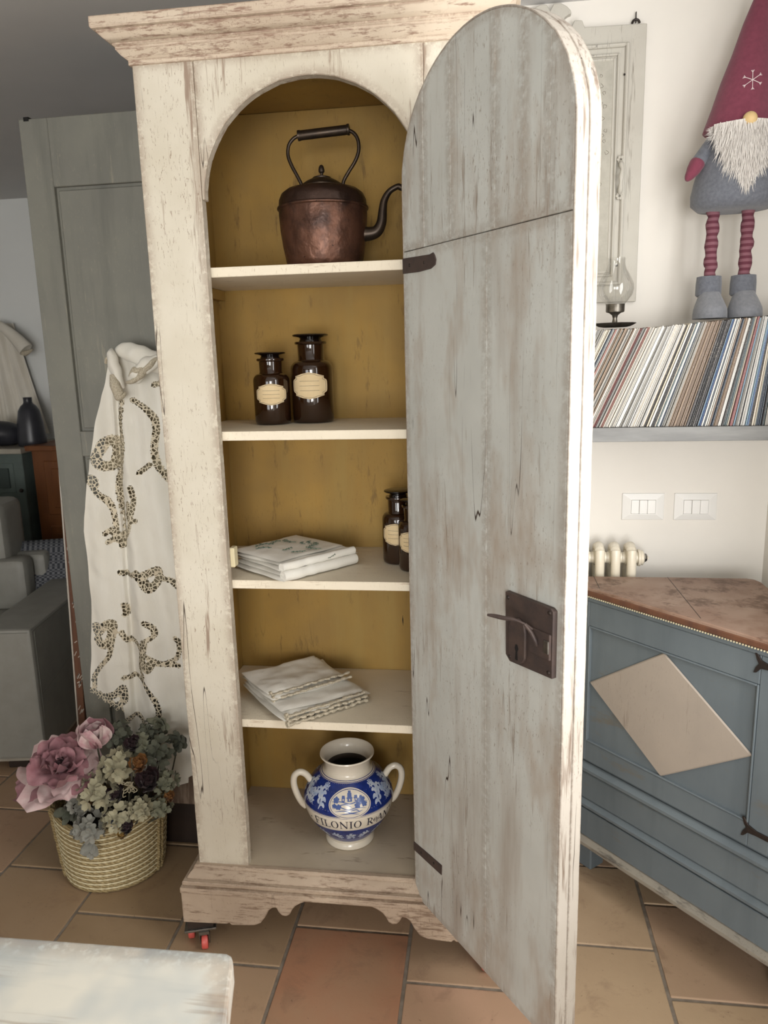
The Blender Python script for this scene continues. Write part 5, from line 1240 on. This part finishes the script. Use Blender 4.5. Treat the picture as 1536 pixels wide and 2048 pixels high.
for z0, z1 in ((.74, 1.03), (.44, .68)):
    MB().box(-1.575, -1.15, 2.012, 2.021, z0, z1).build('door_panel', M['orange_wood'], oc, bev=.004)
    MB().box(-1.535, -1.19, 2.006, 2.013, z0+.04, z1-.04).build('door_panel', M['orange_wood'], oc, bev=.004)
va = thing('tall_vase', 'tall matte black bottle vase standing on the far cupboard', 'vase', (-1.690, 2.12, 1.102))
MB().lathe([(0, 0), (.068, 0), (.072, .006), (.073, .03), (.066, .12), (.054, .185), (.040, .210), (.026, .222), (.022, .230), (.022, .252), (.024, .256), (.018, .256), (.018, .24), (0, .24)], 36).build('body', M['vase_black'], va, smooth=True, ang=45)
vb = thing('lying_vase', 'black bottle vase lying on its side left of the tall vase', 'vase', (-1.87, 2.08, 1.102))
v_ = MB().lathe([(0, 0), (.058, 0), (.064, .006), (.068, .05), (.066, .12), (.056, .165), (.038, .180), (.030, .182), (.024, .182), (.020, .170), (0, .165)], 32)
Rm = Matrix.Rotation(math.radians(35), 3, 'Z') @ Matrix.Rotation(math.radians(97), 3, 'Y'); v_.v = [tuple(Rm @ Vector(q)+Vector((-.06, -.02, .0775))) for q in v_.v]
v_.build('body', M['vase_black'], vb, smooth=True, ang=45)
cn_ = MB().grid(lambda u, v: (-2.10+(.20+.15*v)*u, 2.40-.016*math.sin(u*19+v*2)-.008*math.sin(u*41), 1.76-.62*v), 60, 24)
tag(cn_.build('hanging_curtain', M['curtain'], smooth=True, ang=180), 'ivory cloth hanging on the far wall at the left edge', 'curtain')
knt = thing('lace_tieback', 'gathered ivory lace bunch hanging on the far wall at the left edge', 'curtain', (-1.83, 2.33, 1.66))
MB().tube(curve([(-.12, 0, .10), (-.06, -.02, .06), (0, -.03, .01), (.05, -.03, -.05)], 20), [.02+.028*i/20 for i in range(21)], 14, flat=.8).build('bunch', M['curtain'], knt, smooth=True)
MB().tube(curve([(.02, -.03, -.06), (.05, -.04, -.07), (.09, -.03, -.05)], 12), [.010, .014, .014, .014, .014, .014, .014, .014, .012, .010, .008, .006, .005][:13], 8).build('lace_edge', M['lace_solid'], knt, smooth=True)
bt = thing('pedestal_table', 'low dark wooden table on a black star-shaped pedestal behind the sofa', 'table', (-1.60, 1.86, 0))
MB().box(-.36, .44, -.13, .10, .575, .600).build('top', M['dark_wood'], bt, bev=.004)
MB().box(-.33, .41, -.11, .08, .525, .575).build('apron', M['dark_wood'], bt)
MB().tube([(0, 0, .06), (0, 0, .525)], .018, 12).build('column', M['black'], bt, smooth=True)
for i in range(5):
    a = i*2*PI/5+.3; MB().tube(curve([(0, 0, .115), (.07*math.cos(a), .07*math.sin(a), .085), (.12*math.cos(a), .12*math.sin(a), .016)], 10), .014, 8).build('foot', M['black'], bt, smooth=True)

# ------------------------------------------------------------------ path tracing limits
sc.cycles.max_bounces = 6; sc.cycles.diffuse_bounces = 3; sc.cycles.glossy_bounces = 3; sc.cycles.transmission_bounces = 4; sc.cycles.transparent_max_bounces = 8
sc.cycles.caustics_reflective = False; sc.cycles.caustics_refractive = False
sc.cycles.use_adaptive_sampling = True; sc.cycles.adaptive_threshold = .05; sc.cycles.adaptive_min_samples = 16
